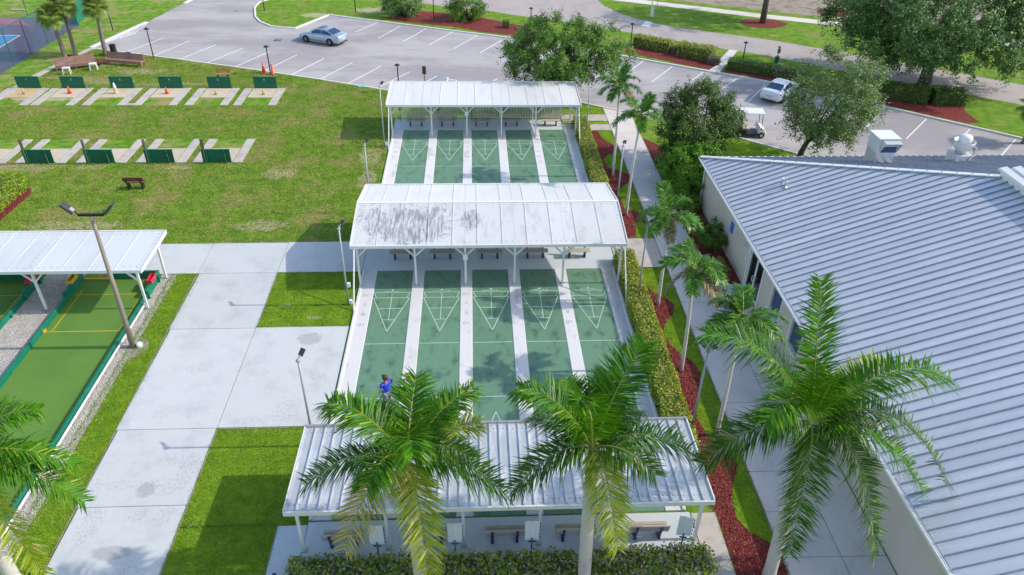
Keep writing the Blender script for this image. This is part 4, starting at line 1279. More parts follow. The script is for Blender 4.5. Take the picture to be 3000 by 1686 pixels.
def royal_palm(label, base, crown, fronds, seed, shaft=1.15):
    """fronds: (tip xyz, lift, material, leaflet length)"""
    rng = np.random.default_rng(seed)
    root = thing('royal_palm', label, 'palm tree', base)
    b = Vector(base)
    c = Vector(crown)
    d = (c - b)
    s0 = b + d * ((d.length - shaft) / d.length)
    palm_trunk(root, (0, 0, -.1), tuple(s0 - b), .20, .155, 'trunk_pale', .12, .15)
    MB().tube([tuple(s0 - b - d.normalized() * .05), tuple(s0 - b + (c - s0) * .2), tuple(c - b - (c - s0) * .15), tuple(c - b + d.normalized() * .12)], [.155, .175, .12, .06], 12).build('crownshaft', 'crownshaft', root, True)
    for (tip, lift, mat, ll) in fronds:
        p0 = np.array(tuple(c - b))
        p2 = np.array(tip) - np.array(base)
        L = np.linalg.norm(p2 - p0)
        p1 = p0 * .45 + p2 * .55 + np.array((0, 0, lift * L))
        p1 = p1 * .8 + p0 * .2 + np.array((0, 0, .12 * L * (lift > .1)))
        V, st = frond_mesh(p0, p1, p2, rng, int(28 + 16 * L), ll * .91, .042, .5, .36, .08, .27, cut=.25 if mat == 'royal_dry' else .03)
        f = obj('frond', fast_mesh('frond', V, 4), mat, root)
        MB().tube(st, [.045, .04, .034, .028, .022, .017, .012, .008, .004], 5).build('stalk', 'rachis', f)
    return root

GR, YE, DR, DU = 'royal', 'royal_yellow', 'royal_dry', 'royal_dull'
royal_palm('tall royal palm leaning beside the mulch bed, nearest the grey roof', (8.8, -16.6, 0), (8.45, -16.60, 6.97),
           [((8.22, -15.40, 10.98), .0, GR, .95), ((12.61, -16.00, 7.73), .55, GR, 1.15), ((5.37, -15.60, 9.36), .42, GR, 1.15), ((5.55, -16.90, 5.78), .38, DU, 1.1), ((6.23, -18.30, 8.76), .50, GR, 1.0),
            ((8.67, -17.40, 2.19), .42, DU, 1.05), ((11.29, -17.50, 2.20), .50, DU, .95), ((11.90, -17.50, 4.99), .40, GR, 1.1), ((13.79, -16.20, 3.66), .45, DU, 1.0), ((11.37, -14.40, 6.04), .4, GR, 1.0), ((8.03, -14.30, 6.85), .4, GR, 1.0), ((7.92, -18.00, 9.74), .35, GR, .9), ((11.34, -14.60, 7.49), .3, YE, .8)], 11)
royal_palm('royal palm with a thick pale trunk in front of the ribbed pavilion roof', (2.6, -16.8, 0), (2.40, -16.75, 6.30),
           [((3.94, -15.00, 8.61), .18, GR, 1.15), ((0.38, -15.90, 7.80), .40, GR, 1.1), ((1.79, -15.20, 7.43), .30, GR, 1.05), ((5.77, -16.40, 5.22), .42, GR, 1.0), ((3.92, -17.90, 6.48), .40, DU, .9), ((0.21, -17.10, 5.10), .42, DU, 1.0),
            ((3.26, -17.70, 3.11), .40, YE, .95), ((0.87, -15.20, 6.02), .3, DU, .95), ((3.00, -15.00, 7.57), .3, GR, 1.0), ((1.63, -18.20, 9.45), .45, GR, .9), ((3.86, -15.40, 6.45), .3, DU, .9)], 12)
royal_palm('royal palm with yellowing lower fronds, left of the two before the pavilion', (-2.6, -16.8, 0), (-2.72, -16.80, 6.03),
           [((-4.87, -15.80, 7.30), .42, GR, 1.1), ((-2.47, -15.00, 7.55), .16, GR, 1.0), ((-0.87, -15.20, 7.24), .25, GR, 1.0), ((-0.69, -15.80, 6.42), .35, YE, .95), ((0.02, -16.90, 4.65), .45, GR, 1.05), ((-5.56, -16.90, 5.25), .42, DU, 1.0),
            ((-4.59, -17.70, 3.47), .50, DR, 1.05), ((-2.18, -17.60, 2.02), .42, YE, 1.0), ((-3.53, -18.50, 6.99), .55, GR, 1.0), ((-2.30, -18.60, 8.12), .65, GR, .95), ((-3.84, -15.20, 6.66), .3, GR, .9), ((-1.68, -15.20, 6.72), .3, GR, 1.0), ((-0.98, -17.80, 7.21), .4, DU, .9)], 13)
royal_palm('royal palm reaching in from the left edge, trunk out of the picture', (-14.4, -17.3, 0), (-14.35, -17.2, 6.6),
           [((-12.11, -16.40, 7.85), .35, GR, .85), ((-11.48, -16.90, 6.31), .42, GR, .85), ((-11.27, -17.40, 5.41), .45, GR, .85), ((-12.85, -17.90, 3.03), .50, YE, .85), ((-13.34, -15.60, 7.41), .3, GR, .9),
            ((-16.6, -16.9, 7.0), .4, GR, .9), ((-16.5, -18.6, 6.2), .4, GR, .9), ((-14.6, -19.5, 6.4), .4, GR, .9), ((-14.2, -16.4, 8.7), .1, GR, .85), ((-15.8, -15.4, 7.2), .35, GR, .9)], 14)

# ------------------------------------------------------------------ slender palms along the walk
rng = np.random.default_rng(21)
XM = {}
for kind, (mat, end, lift, ll) in {'a': ('xmas', (1.35, 0, .25), .75, .52), 'b': ('xmas', (1.5, 0, -.35), .6, .52), 'c': ('xmas_old', (1.15, 0, -.85), .55, .5), 'd': ('xmas', (.75, 0, 1.25), .2, .55)}.items():
    p2 = np.array(end)
    V, st = frond_mesh((0, 0, 0), p2 * .5 + np.array((0, 0, lift)), p2, rng, 40, ll, .045, .4, .5, .12, .22)
    sm = MB().tube(st, [.028, .025, .022, .018, .015, .012, .009, .006, .003], 5).mesh('stalk')
    sm.materials.append(MAT['rachis'])
    fm = fast_mesh('frond', V, 4)
    fm.materials.append(MAT[mat])
    XM[kind] = (fm, sm)
def slender_palm(label, base, crown, lean, seed, plan='dabababaabc'):
    r = random.Random(seed)
    root = thing('christmas_palm', label, 'palm tree', base, 0, 'slender palms along the walk')
    b, c = Vector(base), Vector(crown)
    e = c - b
    palm_trunk(root, (0, 0, -.08), (e.x, e.y, e.z - .62), .095, .06, 'trunk_pale', 0, lean)
    MB().tube([(e.x, e.y, e.z - .66), (e.x, e.y, e.z - .5), (e.x, e.y, e.z - .1), (e.x, e.y, e.z + .1)], [.062, .085, .055, .03], 10).build('crownshaft', 'crownshaft', root, True)
    for k, ch in enumerate(plan):
        fm, sm = XM[ch]
        f = bpy.data.objects.new('frond', fm)
        COL.objects.link(f)
        f.parent = root
        f.location = (e.x, e.y, e.z - (.12 if ch == 'c' else .02))
        f.rotation_euler = (r.uniform(-.25, .25), r.uniform(-.2, .2), 2 * PI * (k * .381966 + .1 * seed) + r.uniform(-.2, .2))
        s = r.uniform(.88, 1.15)
        f.scale = (s, s, s)
        st = bpy.data.objects.new('stalk', sm)
        COL.objects.link(st)
        st.parent = f
slender_palm('slender palm farthest up the walk, beside the far pavilion', (8.33, 13.15, 0), (8.21, 13.15, 6.08), .6, 1)
slender_palm('slender palm by the walk where the dark tree overhangs', (8.3, 7.89, 0), (8.47, 7.90, 6.27), .9, 2, 'dabababab')
slender_palm('slender palm with a curved trunk beside the middle cross path', (8.31, -1.25, 0), (8.20, -1.25, 5.01), 1.2, 3, 'dbabababbcc')
slender_palm('slender palm opposite the glass doors, brown lower fronds', (8.29, -6.29, 0), (8.07, -6.30, 5.31), .8, 4, 'dabababbccc')
slender_palm('slender palm nearest the camera, below the wall windows', (8.8, -10.25, 0), (8.75, -10.20, 5.75), .5, 5)

# ------------------------------------------------------------------ cabbage palms
def fan_mesh(rng):
    V = []
    n = 26
    for k in range(n):
        a = math.radians(-125 + 250 * k / (n - 1))
        L = .72 * (1 - .18 * abs(a) / 2.2) * rng.uniform(.85, 1.1)
        base = np.array((.75, 0, .12))
        d = np.array((math.cos(a), math.sin(a), -.12 - .1 * rng.random()))
        s = np.array((-math.sin(a), math.cos(a), 0)) * .045
        m = base + d * L * .55
        e = base + d * L + np.array((0, 0, -.25 * L))
        V += [base - s * .2, base + s * .2, m + s, m - s, m - s, m + s, e + s * .1, e - s * .1]
    return np.array(V)
rngf = np.random.default_rng(4)
FAN = []
for _ in range(3):
    fm = fast_mesh('fan_leaf', fan_mesh(rngf), 4)
    fm.materials.append(MAT['fan'])
    FAN.append(fm)
ST = MB().tube([(0, 0, 0), (.4, 0, .1), (.76, 0, .12)], [.03, .02, .012], 5).mesh('leaf_stalk')
ST.materials.append(MAT['rachis'])
def cabbage_palm(label, base, top, r, seed, nleaf=30, skirt=True, scale=1.0):
    rr = random.Random(seed)
    root = thing('cabbage_palm', label, 'palm tree', base, 0, 'fan-leaved palms')
    e = Vector(top) - Vector(base)
    palm_trunk(root, (0, 0, -.08), tuple(e), r * 1.05, r * .85, 'trunk_grey', 0, .4)
    if skirt:
        m = MB()
        m.lathe([(r * .95, -.55), (r * 1.75, -.45), (r * 1.9, -.1), (r * 1.5, .25), (r * .6, .4)], 14, tuple(e))
        for k in range(42):
            a = rr.uniform(0, 2 * PI)
            z = rr.uniform(-.55, .2)
            p = e + Vector((math.cos(a) * r * 1.6, math.sin(a) * r * 1.6, z))
            q = p + Vector((math.cos(a) * .16, math.sin(a) * .16, .12 - (z < -.3) * .14))
            m.beam(tuple(p), tuple(q), .06, .025)
        m.build('leaf_boots', 'boot', root)
    for k in range(nleaf):
        f = bpy.data.objects.new('fan_leaf', FAN[k % 3])
        COL.objects.link(f)
        f.parent = root
        t = (k + .5) / nleaf
        f.location = (e.x, e.y, e.z + .3)
        f.rotation_euler = (rr.uniform(-.4, .4), math.radians(-75 + 125 * t) + rr.uniform(-.12, .12), k * 2.4 + rr.uniform(-.2, .2))
        s = scale * rr.uniform(.85, 1.15)
        f.scale = (s, s, s)
        st = bpy.data.objects.new('leaf_stalk', ST)
        COL.objects.link(st)
        st.parent = f
cabbage_palm('cabbage palm with a bulky boot of cut stubs, leftmost of three', (-37.51, 37.79, 0), (-37.57, 37.80, 3.33), .17, 1, 34)
cabbage_palm('cabbage palm with a bare leaning trunk, middle of three', (-36.86, 38.45, 0), (-36.60, 38.40, 4.20), .16, 2, 30, False)
cabbage_palm('cabbage palm with a brown collar beside the litter bin, rightmost of three', (-34.19, 38.48, 0), (-33.84, 38.50, 4.08), .19, 3, 34, True, .95)
cabbage_palm('cabbage palm at the right edge beyond the roof units', (39.7, 18.3, 0), (39.6, 18.3, 2.3), .2, 4, 34)

# ------------------------------------------------------------------ broad-leaved trees
def tree(name, label, base, center, radii, nclump, twigs, lpt, leaf, mat, trunk_r, seed, fork=.3, spread=.55, hollow=.35, spray=.8, low=None, group=None):
    rng = np.random.default_rng(seed)
    root = thing(name, label, 'tree', base, 0, group)
    c = np.array(center) - np.array(base)
    R = np.array(radii)
    d = unit(rng.normal(size=(nclump, 3)))
    rad = hollow + (1 - hollow) * rng.random(nclump) ** .45
    # uneven outline
    k = rng.uniform(-1, 1, (4, 3)) * 2.2
    ph = rng.uniform(0, 6.28, 4)
    wob = 1 + .12 * sum(np.sin(np.dot(d, k[i]) * 1.8 + ph[i]) for i in range(4)) * .6
    C = c + d * R * (rad * wob)[:, None]
    if low is not None:
        C[:, 2] = np.maximum(C[:, 2], low + rng.uniform(0, .5, nclump))
    # leaves along short sprays that leave each clump outwards and upwards
    o = unit(C - c)
    T = nclump * twigs
    ci = np.repeat(np.arange(nclump), twigs)
    dirs = unit(rng.normal(size=(T, 3)) * .9 + o[ci] * .7 + np.array((0, 0, .25)))
    ln = spray * rng.uniform(.5, 1.25, T)
    st = C[ci] + rng.normal(size=(T, 3)) * spray * .16
    t = rng.random((T, lpt))
    P = st[:, None, :] + dirs[:, None, :] * (t * ln[:, None])[:, :, None] + rng.normal(size=(T, lpt, 3)) * (.05 + .05 * spray)
    P[:, :, 2] -= (t * ln[:, None]) ** 2 * .22
    P = P.reshape(-1, 3)
    outw = unit(P - c)
    obj('crown', fast_mesh('crown', leaf_quads(P, leaf, rng, outw, .45, .55), 4), mat, root)
    # trunk and limbs
    m = MB()
    H = c[2]
    f = np.array((c[0] * .25, c[1] * .25, max(.5, (H - R[2]) * .6 + fork)))
    m.tube([(0, 0, -.15), (f[0] * .4, f[1] * .4, f[2] * .5), tuple(f)], [trunk_r * 1.3, trunk_r, trunk_r * .85], 10)
    order = rng.permutation(nclump)[:26]
    for j, q in enumerate(order):
        e = C[q] * .94 + c * .06
        mid = f + (e - f) * .45 + np.array((0, 0, .18 * R[2])) + rng.normal(size=3) * .15
        r0 = trunk_r * (.55 if j < 6 else .3)
        m.tube([tuple(f - np.array((0, 0, .1))), tuple(f + (mid - f) * .5), tuple(mid), tuple(e)], [r0, r0 * .75, r0 * .5, r0 * .15], 6)
    m.build('trunk', 'bark', root, True)
    return root
tree('shade_tree', 'fine-leaved spreading tree between the far pavilion and the car park', (6.3, 26.1, 0), (6.1, 26.0, 4.15), (4.7, 3.2, 2.35), 150, 10, 40, .14, 'crape', .17, 131, .6, low=1.55, spray=.95)
tree('oak_tree', 'dark rounded tree beside the walk above the bright bushes', (14.2, 15.0, 0), (13.9, 14.9, 3.2), (2.9, 2.5, 2.25), 120, 10, 36, .13, 'dark_tree', .16, 32, .3, low=.8, spray=.75)
tree('oak_tree', 'pale airy tree rising behind the hall roof beside the golf cart', (21.7, 15.6, 0), (22.8, 15.2, 4.3), (2.75, 2.8, 3.1), 95, 9, 34, .135, 'oak_pale', .19, 33, .6, low=1.2, spray=1.0)
tree('oak_tree', 'huge spreading oak overhanging the road, top right', (38.0, 29.9, 0), (38.6, 31.6, 5.9), (10.0, 6.5, 4.2), 330, 10, 36, .195, 'oak', .50, 34, .9, low=2.0, spray=1.25)
tree('oak_tree', 'oak on the red mulch ring beyond the road, mostly above the picture', (30.7, 50.5, 0), (30.7, 52.5, 7.4), (6, 5, 2.9), 120, 8, 18, .24, 'oak_pale', .28, 35, 2.2, low=4.2, spray=1.3)
tree('shrub_tree', 'bushy dark green shrub on the mulch, left of the pair', (-8.1, 52.3, .03), (-8.2, 52.5, 1.25), (2.35, 1.7, 1.45), 70, 8, 18, .15, 'oak', .08, 36, .2, low=.15, spray=.7)
tree('shrub_tree', 'bushy green shrub on the mulch, right of the pair', (-1.4, 51.0, .03), (-1.4, 51.2, 1.35), (2.2, 1.6, 1.4), 70, 8, 18, .15, 'crape', .08, 37, .2, low=.15, spray=.7)
tree('shrub_tree', 'bright green bush under the dark tree by the hall corner', (12.7, 11.2, 0), (12.9, 11.2, 1.45), (1.9, 1.6, 1.6), 90, 10, 26, .13, 'bush_bright', .07, 38, .2, low=.15, spray=.55)
tree('shrub_tree', 'second bright bush, nearest the hall corner wall', (12.5, 9.3, 0), (12.35, 9.2, .9), (.95, .9, .95), 32, 9, 18, .10, 'bush_bright', .06, 39, .2, low=.1, spray=.4)
tree('shrub_tree', 'dark bush against the hall wall behind the slender palm', (12.45, 4.2, 0), (12.4, 4.2, .8), (.62, 1.2, .75), 30, 9, 18, .09, 'hedge_dark', .05, 40, .2, low=.1, spray=.35)

# ------------------------------------------------------------------ hedges and small bushes
def hedge(label, pts, w, h, mat, seed, dens=230, leaf=.085, name='hedge', group='clipped hedges', rough=.05, z0=GZ, twigs=0, cat='hedge'):
    """leafy hedge following a polyline, with an inner mass of branches"""
    rng = np.random.default_rng(seed)
    b = (pts[0][0], pts[0][1], z0)
    root = thing(name, label, cat, b, 0, group)
    P = np.array([(p[0] - b[0], p[1] - b[1]) for p in pts])
    core = MB()
    core.ribbon([tuple(p) for p in P], w * .74, h * .84, 0)
    core.build('branches', 'hedge_core', root)
    L, N = [], []
    segs = np.linalg.norm(np.diff(P, axis=0), axis=1)
    tot = segs.sum()
    cum = np.concatenate([[0], np.cumsum(segs)])
    def place(s, off):
        i = np.clip(np.searchsorted(cum, s, 'right') - 1, 0, len(segs) - 1)
        t = np.clip((s - cum[i]) / segs[i], 0, 1)
        a = P[i] + (P[i + 1] - P[i]) * t[:, None]
        d = (P[i + 1] - P[i]) / segs[i][:, None]
        nn = np.stack([-d[:, 1], d[:, 0]], 1)
        return a + nn * off[:, None], nn, d
    n = int(tot * w * dens)
    s = rng.uniform(-.05, tot + .05, n)
    off = rng.uniform(-w / 2, w / 2, n)
    xy, nn, d = place(s, off)
    bulge = .07 * np.sin(s * 1.7 + seed) + .07 * np.sin(s * 4.1 + off * 5) + .06 * np.sin(s * 9 + off * 9)
    edge = (np.abs(off) / (w / 2)) ** 4 * .09
    L.append(np.column_stack([xy, h * (1 + bulge * rough / .05 * .5) - edge + rng.normal(0, rough, n)]))
    N.append(np.column_stack([np.zeros((n, 2)), np.ones(n)]))
    for sd in (-1, 1):
        n = int(tot * h * dens * .9)
        s = rng.uniform(-.05, tot + .05, n)
        z = rng.uniform(.03, h, n)
        off = sd * (w / 2 + .05 * np.sin(s * 2.3 + z * 3 + seed) + rng.normal(0, rough * .8, n)) - sd * (z / h) ** 4 * .07
        xy, nn, d = place(s, off)
        L.append(np.column_stack([xy, z]))
        N.append(np.column_stack([nn * sd, np.full(n, .3)]))
    for e, sd in ((0.0, -1), (tot, 1)):
        n = int(w * h * dens * 1.1)
        s = np.full(n, e)
        off = rng.uniform(-w / 2, w / 2, n)
        xy, nn, d = place(s, off)
        xy = xy + d * sd * (.04 + rng.normal(0, rough, n))[:, None]
        L.append(np.column_stack([xy, rng.uniform(.03, h, n)]))
        N.append(np.column_stack([d * sd, np.full(n, .3)]))
    C = np.concatenate(L)
    obj('foliage', fast_mesh('foliage', leaf_quads(C, leaf, rng, np.concatenate(N), .25, .6), 4), mat, root)
    if twigs:
        m = MB()
        for k in range(twigs):
            s = np.array([rng.uniform(0, tot)])
            xy, nn, d = place(s, np.array([rng.uniform(-w / 2, w / 2)]))
            p = (xy[0][0], xy[0][1], h * .7)
            q = (p[0] + rng.normal() * .12, p[1] + rng.normal() * .12, h * rng.uniform(1.0, 1.15))
            m.tube([p, q], [.008, .004], 4, False)
        struct(m.build('bare_twigs', 'twig', root), 'stuff')
    return root
hedge('long olive hedge beside the far shuffleboard lanes', [(7.2, 22.2), (7.18, 5.35)], .98, .72, 'hedge', 51, 330, .095)
hedge('long olive hedge beside the near shuffleboard lanes', [(7.25, 2.75), (7.2, -11.5)], 1.05, .78, 'hedge', 52, 420, .095)
hedge('straggly mixed hedge left of the gap behind the near benches', [(-6.75, -16.35), (-2.95, -16.4)], 1.0, .72, 'hedge_mixed', 53, 420, .12, rough=.11, twigs=70)
hedge('straggly mixed hedge between the two pale palm trunks', [(-2.3, -16.4), (2.3, -16.4)], 1.0, .70, 'hedge_mixed', 54, 420, .12, rough=.11, twigs=80)
hedge('straggly mixed hedge right of the thick pale palm trunk', [(2.95, -16.4), (6.75, -16.3)], 1.0, .72, 'hedge_mixed', 55, 420, .12, rough=.11, twigs=70)
hedge('lime green hedge block at the left edge by the bocce pavilion', [(-29.4, 11.9), (-29.4, 5.6)], 1.75, 1.15, 'hedge_lime', 56, 300, .10)
hedge('low lime hedge in the bottom left corner', [(-17.6, -16.35), (-14.75, -16.35)], 1.0, .55, 'hedge_lime', 57, 330, .10)
hedge('clipped yellow-green hedge left of the gap in the roadside island', [(15.2, 42.2), (18.2, 40.1)], 1.3, 1.0, 'hedge', 58, 110, .15, z0=.03)
hedge('clipped hedge right of the reddish bare bush on the roadside island', [(18.9, 39.3), (21.6, 37.4)], 1.5, 1.15, 'hedge', 59, 110, .15, z0=.03)
hedge('dark hedge behind the white sedan', [(22.5, 35.2), (25.6, 33.4)], 1.2, .85, 'hedge_dark', 60, 110, .15, z0=.03)
hedge('greyish hedge beyond the white sedan, partly behind leaves', [(25.9, 33.3), (29.2, 30.9)], 1.2, .85, 'hedge_mixed', 61, 110, .15, z0=.03)
hedge('dark clipped hedge under the huge oak, left block', [(31.6, 29.2), (36.5, 26.6)], 1.6, 1.15, 'hedge_dark', 62, 110, .15, z0=.03)
hedge('dark clipped hedge under the huge oak, right block', [(37.0, 26.7), (39.3, 26.2)], 1.7, 1.15, 'hedge_dark', 63, 110, .15, z0=.03)
hedge('yellow-green low hedge edging the walk below the dark tree', [(11.95, 15.6), (12.0, 10.3)], .55, .5, 'hedge', 64, 240, .08)
hedge('small yellow-green hedge by the hall wall next to the walk', [(11.95, 6.9), (12.0, 5.4)], .6, .55, 'hedge', 65, 260, .08)
hedge('lime hedge under the hall corner eave', [(11.9, 8.9), (12.6, 8.2)], .7, .6, 'hedge_lime', 66, 260, .08)
hedge('low bush by the glass doors behind the palm fronds', [(12.2, 2.4), (12.25, 1.2)], .8, .45, 'hedge', 67, 260, .08)
hedge('round clipped bush on the mulch beside the island kerb', [(2.45, 48.15), (2.95, 48.15)], .75, .72, 'hedge_dark', 68, 200, .12, 'round_bush', None, .04, .03, 0, 'bush')
hedge('round dark bush beside the black path lamp', [(5.2, 47.5), (6.2, 47.3)], 1.2, 1.25, 'hedge_dark', 69, 140, .14, 'round_bush', None, .07, .03, 0, 'bush')
hedge('dry reddish-brown bush between the two clipped hedges', [(17.6, 40.9), (18.7, 39.5)], .8, .6, 'brown_shrub', 70, 140, .12, 'dry_bush', None, .12, .03, 40, 'bush')
hedge('pale brown bush at the end of the island hedge', [(20.9, 36.6), (21.9, 36.3)], .9, .65, 'brown_shrub', 71, 140, .12, 'dry_bush', None, .12, .03, 40, 'bush')

# ------------------------------------------------------------------ grass blades over the lawns
rng = np.random.default_rng(77)
def blades(P, h, wdt, z0, rng):
    n = len(P)
    a = rng.uniform(0, 2 * PI, n)
    s = np.stack([np.cos(a), np.sin(a)], 1) * (wdt * rng.uniform(.6, 1.3, n))[:, None] * .5
    lean = rng.normal(0, 1.1, (n, 2)) * h
    hh = h * rng.uniform(.5, 1.3, n)
    z = np.full(n, z0)
    A = np.column_stack([P - s, z])
    B = np.column_stack([P + s, z])
    T = np.column_stack([P + lean, z + hh])
    return np.stack([A, B, T], 1).reshape(-1, 3)
near = []
for L, dens in ((LAWNS[0], 1000), (LAWNS[1], 1200), (LAWNS[2], 1200), (LAWNS[3], 1200), (LAWNS[4], 800), (LAWNS[5], 550), (LAWNS[6], 350), (LAWNS[8], 200)):
    near.append(blades(scatter(L, dens * .75, rng, [MULCH[0], MULCH[1], MULCH[9]]), .05, .03, GZ, rng))
def edge_tufts(poly, rng, per=60, h=.06):
    out = []
    for a, b in zip(poly, poly[1:] + poly[:1]):
        n = int(math.hypot(b[0] - a[0], b[1] - a[1]) * per)
        t = rng.random((n, 1))
        lump = np.sin(t * n / per * 5.0) * .02 + np.sin(t * n / per * 13.0) * .012
        nrm = np.array((-(b[1] - a[1]), b[0] - a[0])) / max(1e-6, math.hypot(b[0] - a[0], b[1] - a[1]))
        out.append(np.array(a) + (np.array(b) - np.array(a)) * t + nrm * (rng.normal(0, .025, (n, 1)) + lump))
    return blades(np.concatenate(out), h, .03, GZ + .01, rng)
for L in (LAWNS[0], LAWNS[1], LAWNS[2], LAWNS[3], LAWNS[4], LAWNS[5]):
    near.append(edge_tufts(L, rng))
struct(obj('grass', fast_mesh('grass', np.concatenate(near), 3), 'grass_blade'), 'stuff')
FIELD = [(-36.2, 40.5), (-28.07, 37.6), (-19.83, 34.4), (-13.84, 31.9), (-8.83, 29.7), (-7.0, 28.5), (-6.8, 5.1), (-30, 5.1), (-37.3, 25), (-37.4, 33)]
holes = pits_hole + [rect(-31, -27.95, 4.9, 12.1)]
P = scatter(FIELD, 300, rng, holes)
g = blades(P, .055, .045, GZ, rng)
pick = rng.random(len(P)) < .5
struct(obj('grass', fast_mesh('grass', g.reshape(-1, 3, 3)[pick].reshape(-1, 3), 3), 'grass_blade'), 'stuff')
struct(obj('dry_grass', fast_mesh('dry_grass', g.reshape(-1, 3, 3)[~pick].reshape(-1, 3), 3), 'dry_blade'), 'stuff')


# ------------------------------------------------------------------ benches
def slat_bench(label, loc, rz, slat='beige_slat', leg='purple_leg', L=1.38, group=None, nseat=3, nback=2, h=.84):
    """faces local -y"""
    t = thing('bench', label, 'bench', loc, rz, group)
    for k in range(nseat):
        y = -.30 + k * (.42 / nseat)
        MB().box(-L / 2, L / 2, y, y + .42 / nseat - .015, .41, .45).build('seat_slat', slat, t, bevel=.006)
    for k in range(nback):
        z = .53 + k * ((h - .53) / nback)
        y = .14 + (z - .5) * .22
        MB().beam((-L / 2, y, z + .07), (L / 2, y, z + .07), .035, (h - .53) / nback - .012, (0, .22, 1)).build('back_slat', slat, t, bevel=.006)
    for s in (-1, 1):
        x = s * .42
        m = MB()
        m.box(x - .045, x + .045, -.22, .1, -.01, .41)
        m.beam((x, .1, .3), (x, .235, h - .06), .08, .05, (0, 1, 0))
        m.build('leg', leg, t, bevel=.01)
        MB().box(x - .05, x + .05, -.27, .14, .37, .408).build('seat_bracket', leg, t)
    return t
ORD = ['first', 'second', 'third', 'fourth', 'fifth']
for k, x in enumerate((-5.06, -2.72, -.19, 2.04, 4.98)):
    slat_bench('beige bench under the far pavilion by the picket fence, %s from the left' % ORD[k], (x, 21.85, 0), 0, 'beige_slat', 'purple_leg' if k < 4 else 'black', group='benches under the far pavilion')
for k, x in enumerate((-4.68, -2.55, 0.0, 2.48, 4.77)):
    slat_bench('beige bench under the stained gabled pavilion, %s from the left' % ORD[k], (x, 3.3, 0), 0, 'beige_slat', 'purple_leg' if k < 4 else 'black', group='benches under the gabled pavilion')
for k, x in enumerate((-5.3, -2.45, .12, 2.53, 5.02)):
    slat_bench('beige bench seen from behind under the ribbed pavilion, %s from the left' % ORD[k], (x, -15.0, 0), PI, 'beige_slat', 'purple_leg', group='benches under the ribbed pavilion')
slat_bench('orange slatted bench standing alone on the lawn, seen from behind', (-21.85, 11.75, 0), PI + .02, 'red_slat', 'black', 1.25, 'orange garden benches', 3, 3, .82)
slat_bench('orange slatted bench behind the fifth horseshoe board', (-21.95, 32.2, 0), .05, 'orange_slat', 'black', 1.2, 'orange garden benches', 3, 3, .82)

def long_bench(label, a, b, depth, flip=False):
    a, b = Vector((*a, 0)), Vector((*b, 0))
    L = (b - a).length
    t = thing('long_bench', label, 'bench', a.lerp(b, .5), math.atan2(b.y - a.y, b.x - a.x), 'long brown benches')
    for k in range(3):
        MB().box(-L / 2, L / 2, .02 + k * .15, .02 + k * .15 + .14, .40, .44).build('seat_plank', 'brown_plank', t, bevel=.006)
    MB().box(-L / 2, L / 2, .0, .035, .22, .40).build('front_board', 'brown_plank', t)
    for k in range(4):
        z = .46 + k * .125
        MB().beam((-L / 2, .47 + k * .035, z + .06), (L / 2, .47 + k * .035, z + .06), .04, .115, (0, .27, 1)).build('back_plank', 'brown_plank', t, bevel=.006)
    for x in (-L / 2 + .06, 0, L / 2 - .06):
        m = MB()
        m.box(x - .05, x + .05, .04, .12, -.02, .40)
        m.beam((x, .56, -.02), (x, .66, .95), .09, .07, (0, 1, 0))
        m.box(x - .04, x + .04, .12, .52, .30, .39)
        m.build('leg', 'brown_plank', t)
long_bench('long brown plank bench with the two white stools before it', (-36.6, 34.02), (-33.75, 35.3), .5)
long_bench('long dark brown plank bench beside the litter bin', (-33.3, 36.0), (-29.85, 35.2), .5)
def stool(label, x, y, rz):
    t = thing('plastic_table', label, 'table', (x, y, 0), rz, 'white plastic side tables')
    MB().box(-.3, .3, -.22, .22, .5, .55).build('top', 'white_plastic', t, bevel=.02)
    MB().box(-.27, .27, -.2, .2, .44, .5).build('apron', 'white_plastic', t)
    for sx in (-1, 1):
        for sy in (-1, 1):
            MB().beam((sx * .25, sy * .17, .46), (sx * .3, sy * .2, -.02), .06, .045).build('leg', 'white_plastic', t)
stool('white plastic side table at the left end of the long bench', -35.4, 33.4, .2)
stool('white plastic side table at the right end of the long bench', -33.65, 34.55, .28)
def bin_(label, x, y, r=.27, h=.8):
    t = thing('litter_bin', label, 'litter bin', (x, y, 0))
    MB().lathe([(r * .9, -.02), (r, .1), (r, h)], 14).build('body', 'black', t)
    MB().lathe([(r * 1.06, h), (r * 1.06, h + .06), (r * .7, h + .1)], 14).build('rim', 'rubber', t)
bin_('black litter bin behind the rightmost cabbage palm', -33.6, 38.9)
bin_('black bin hidden behind the dark brown bench', -31.6, 37.0, .3, .62)
t = thing('dustpan', 'long-handled black dustpan between the two long benches', 'dustpan', (-33.75, 35.75, 0))
MB().box(-.16, .16, -.14, .14, -.02, .16).build('pan', 'black', t, bevel=.02)
MB().tube([(0, .12, .1), (-.08, .2, .85)], .02, 6).build('handle', 'black', t)

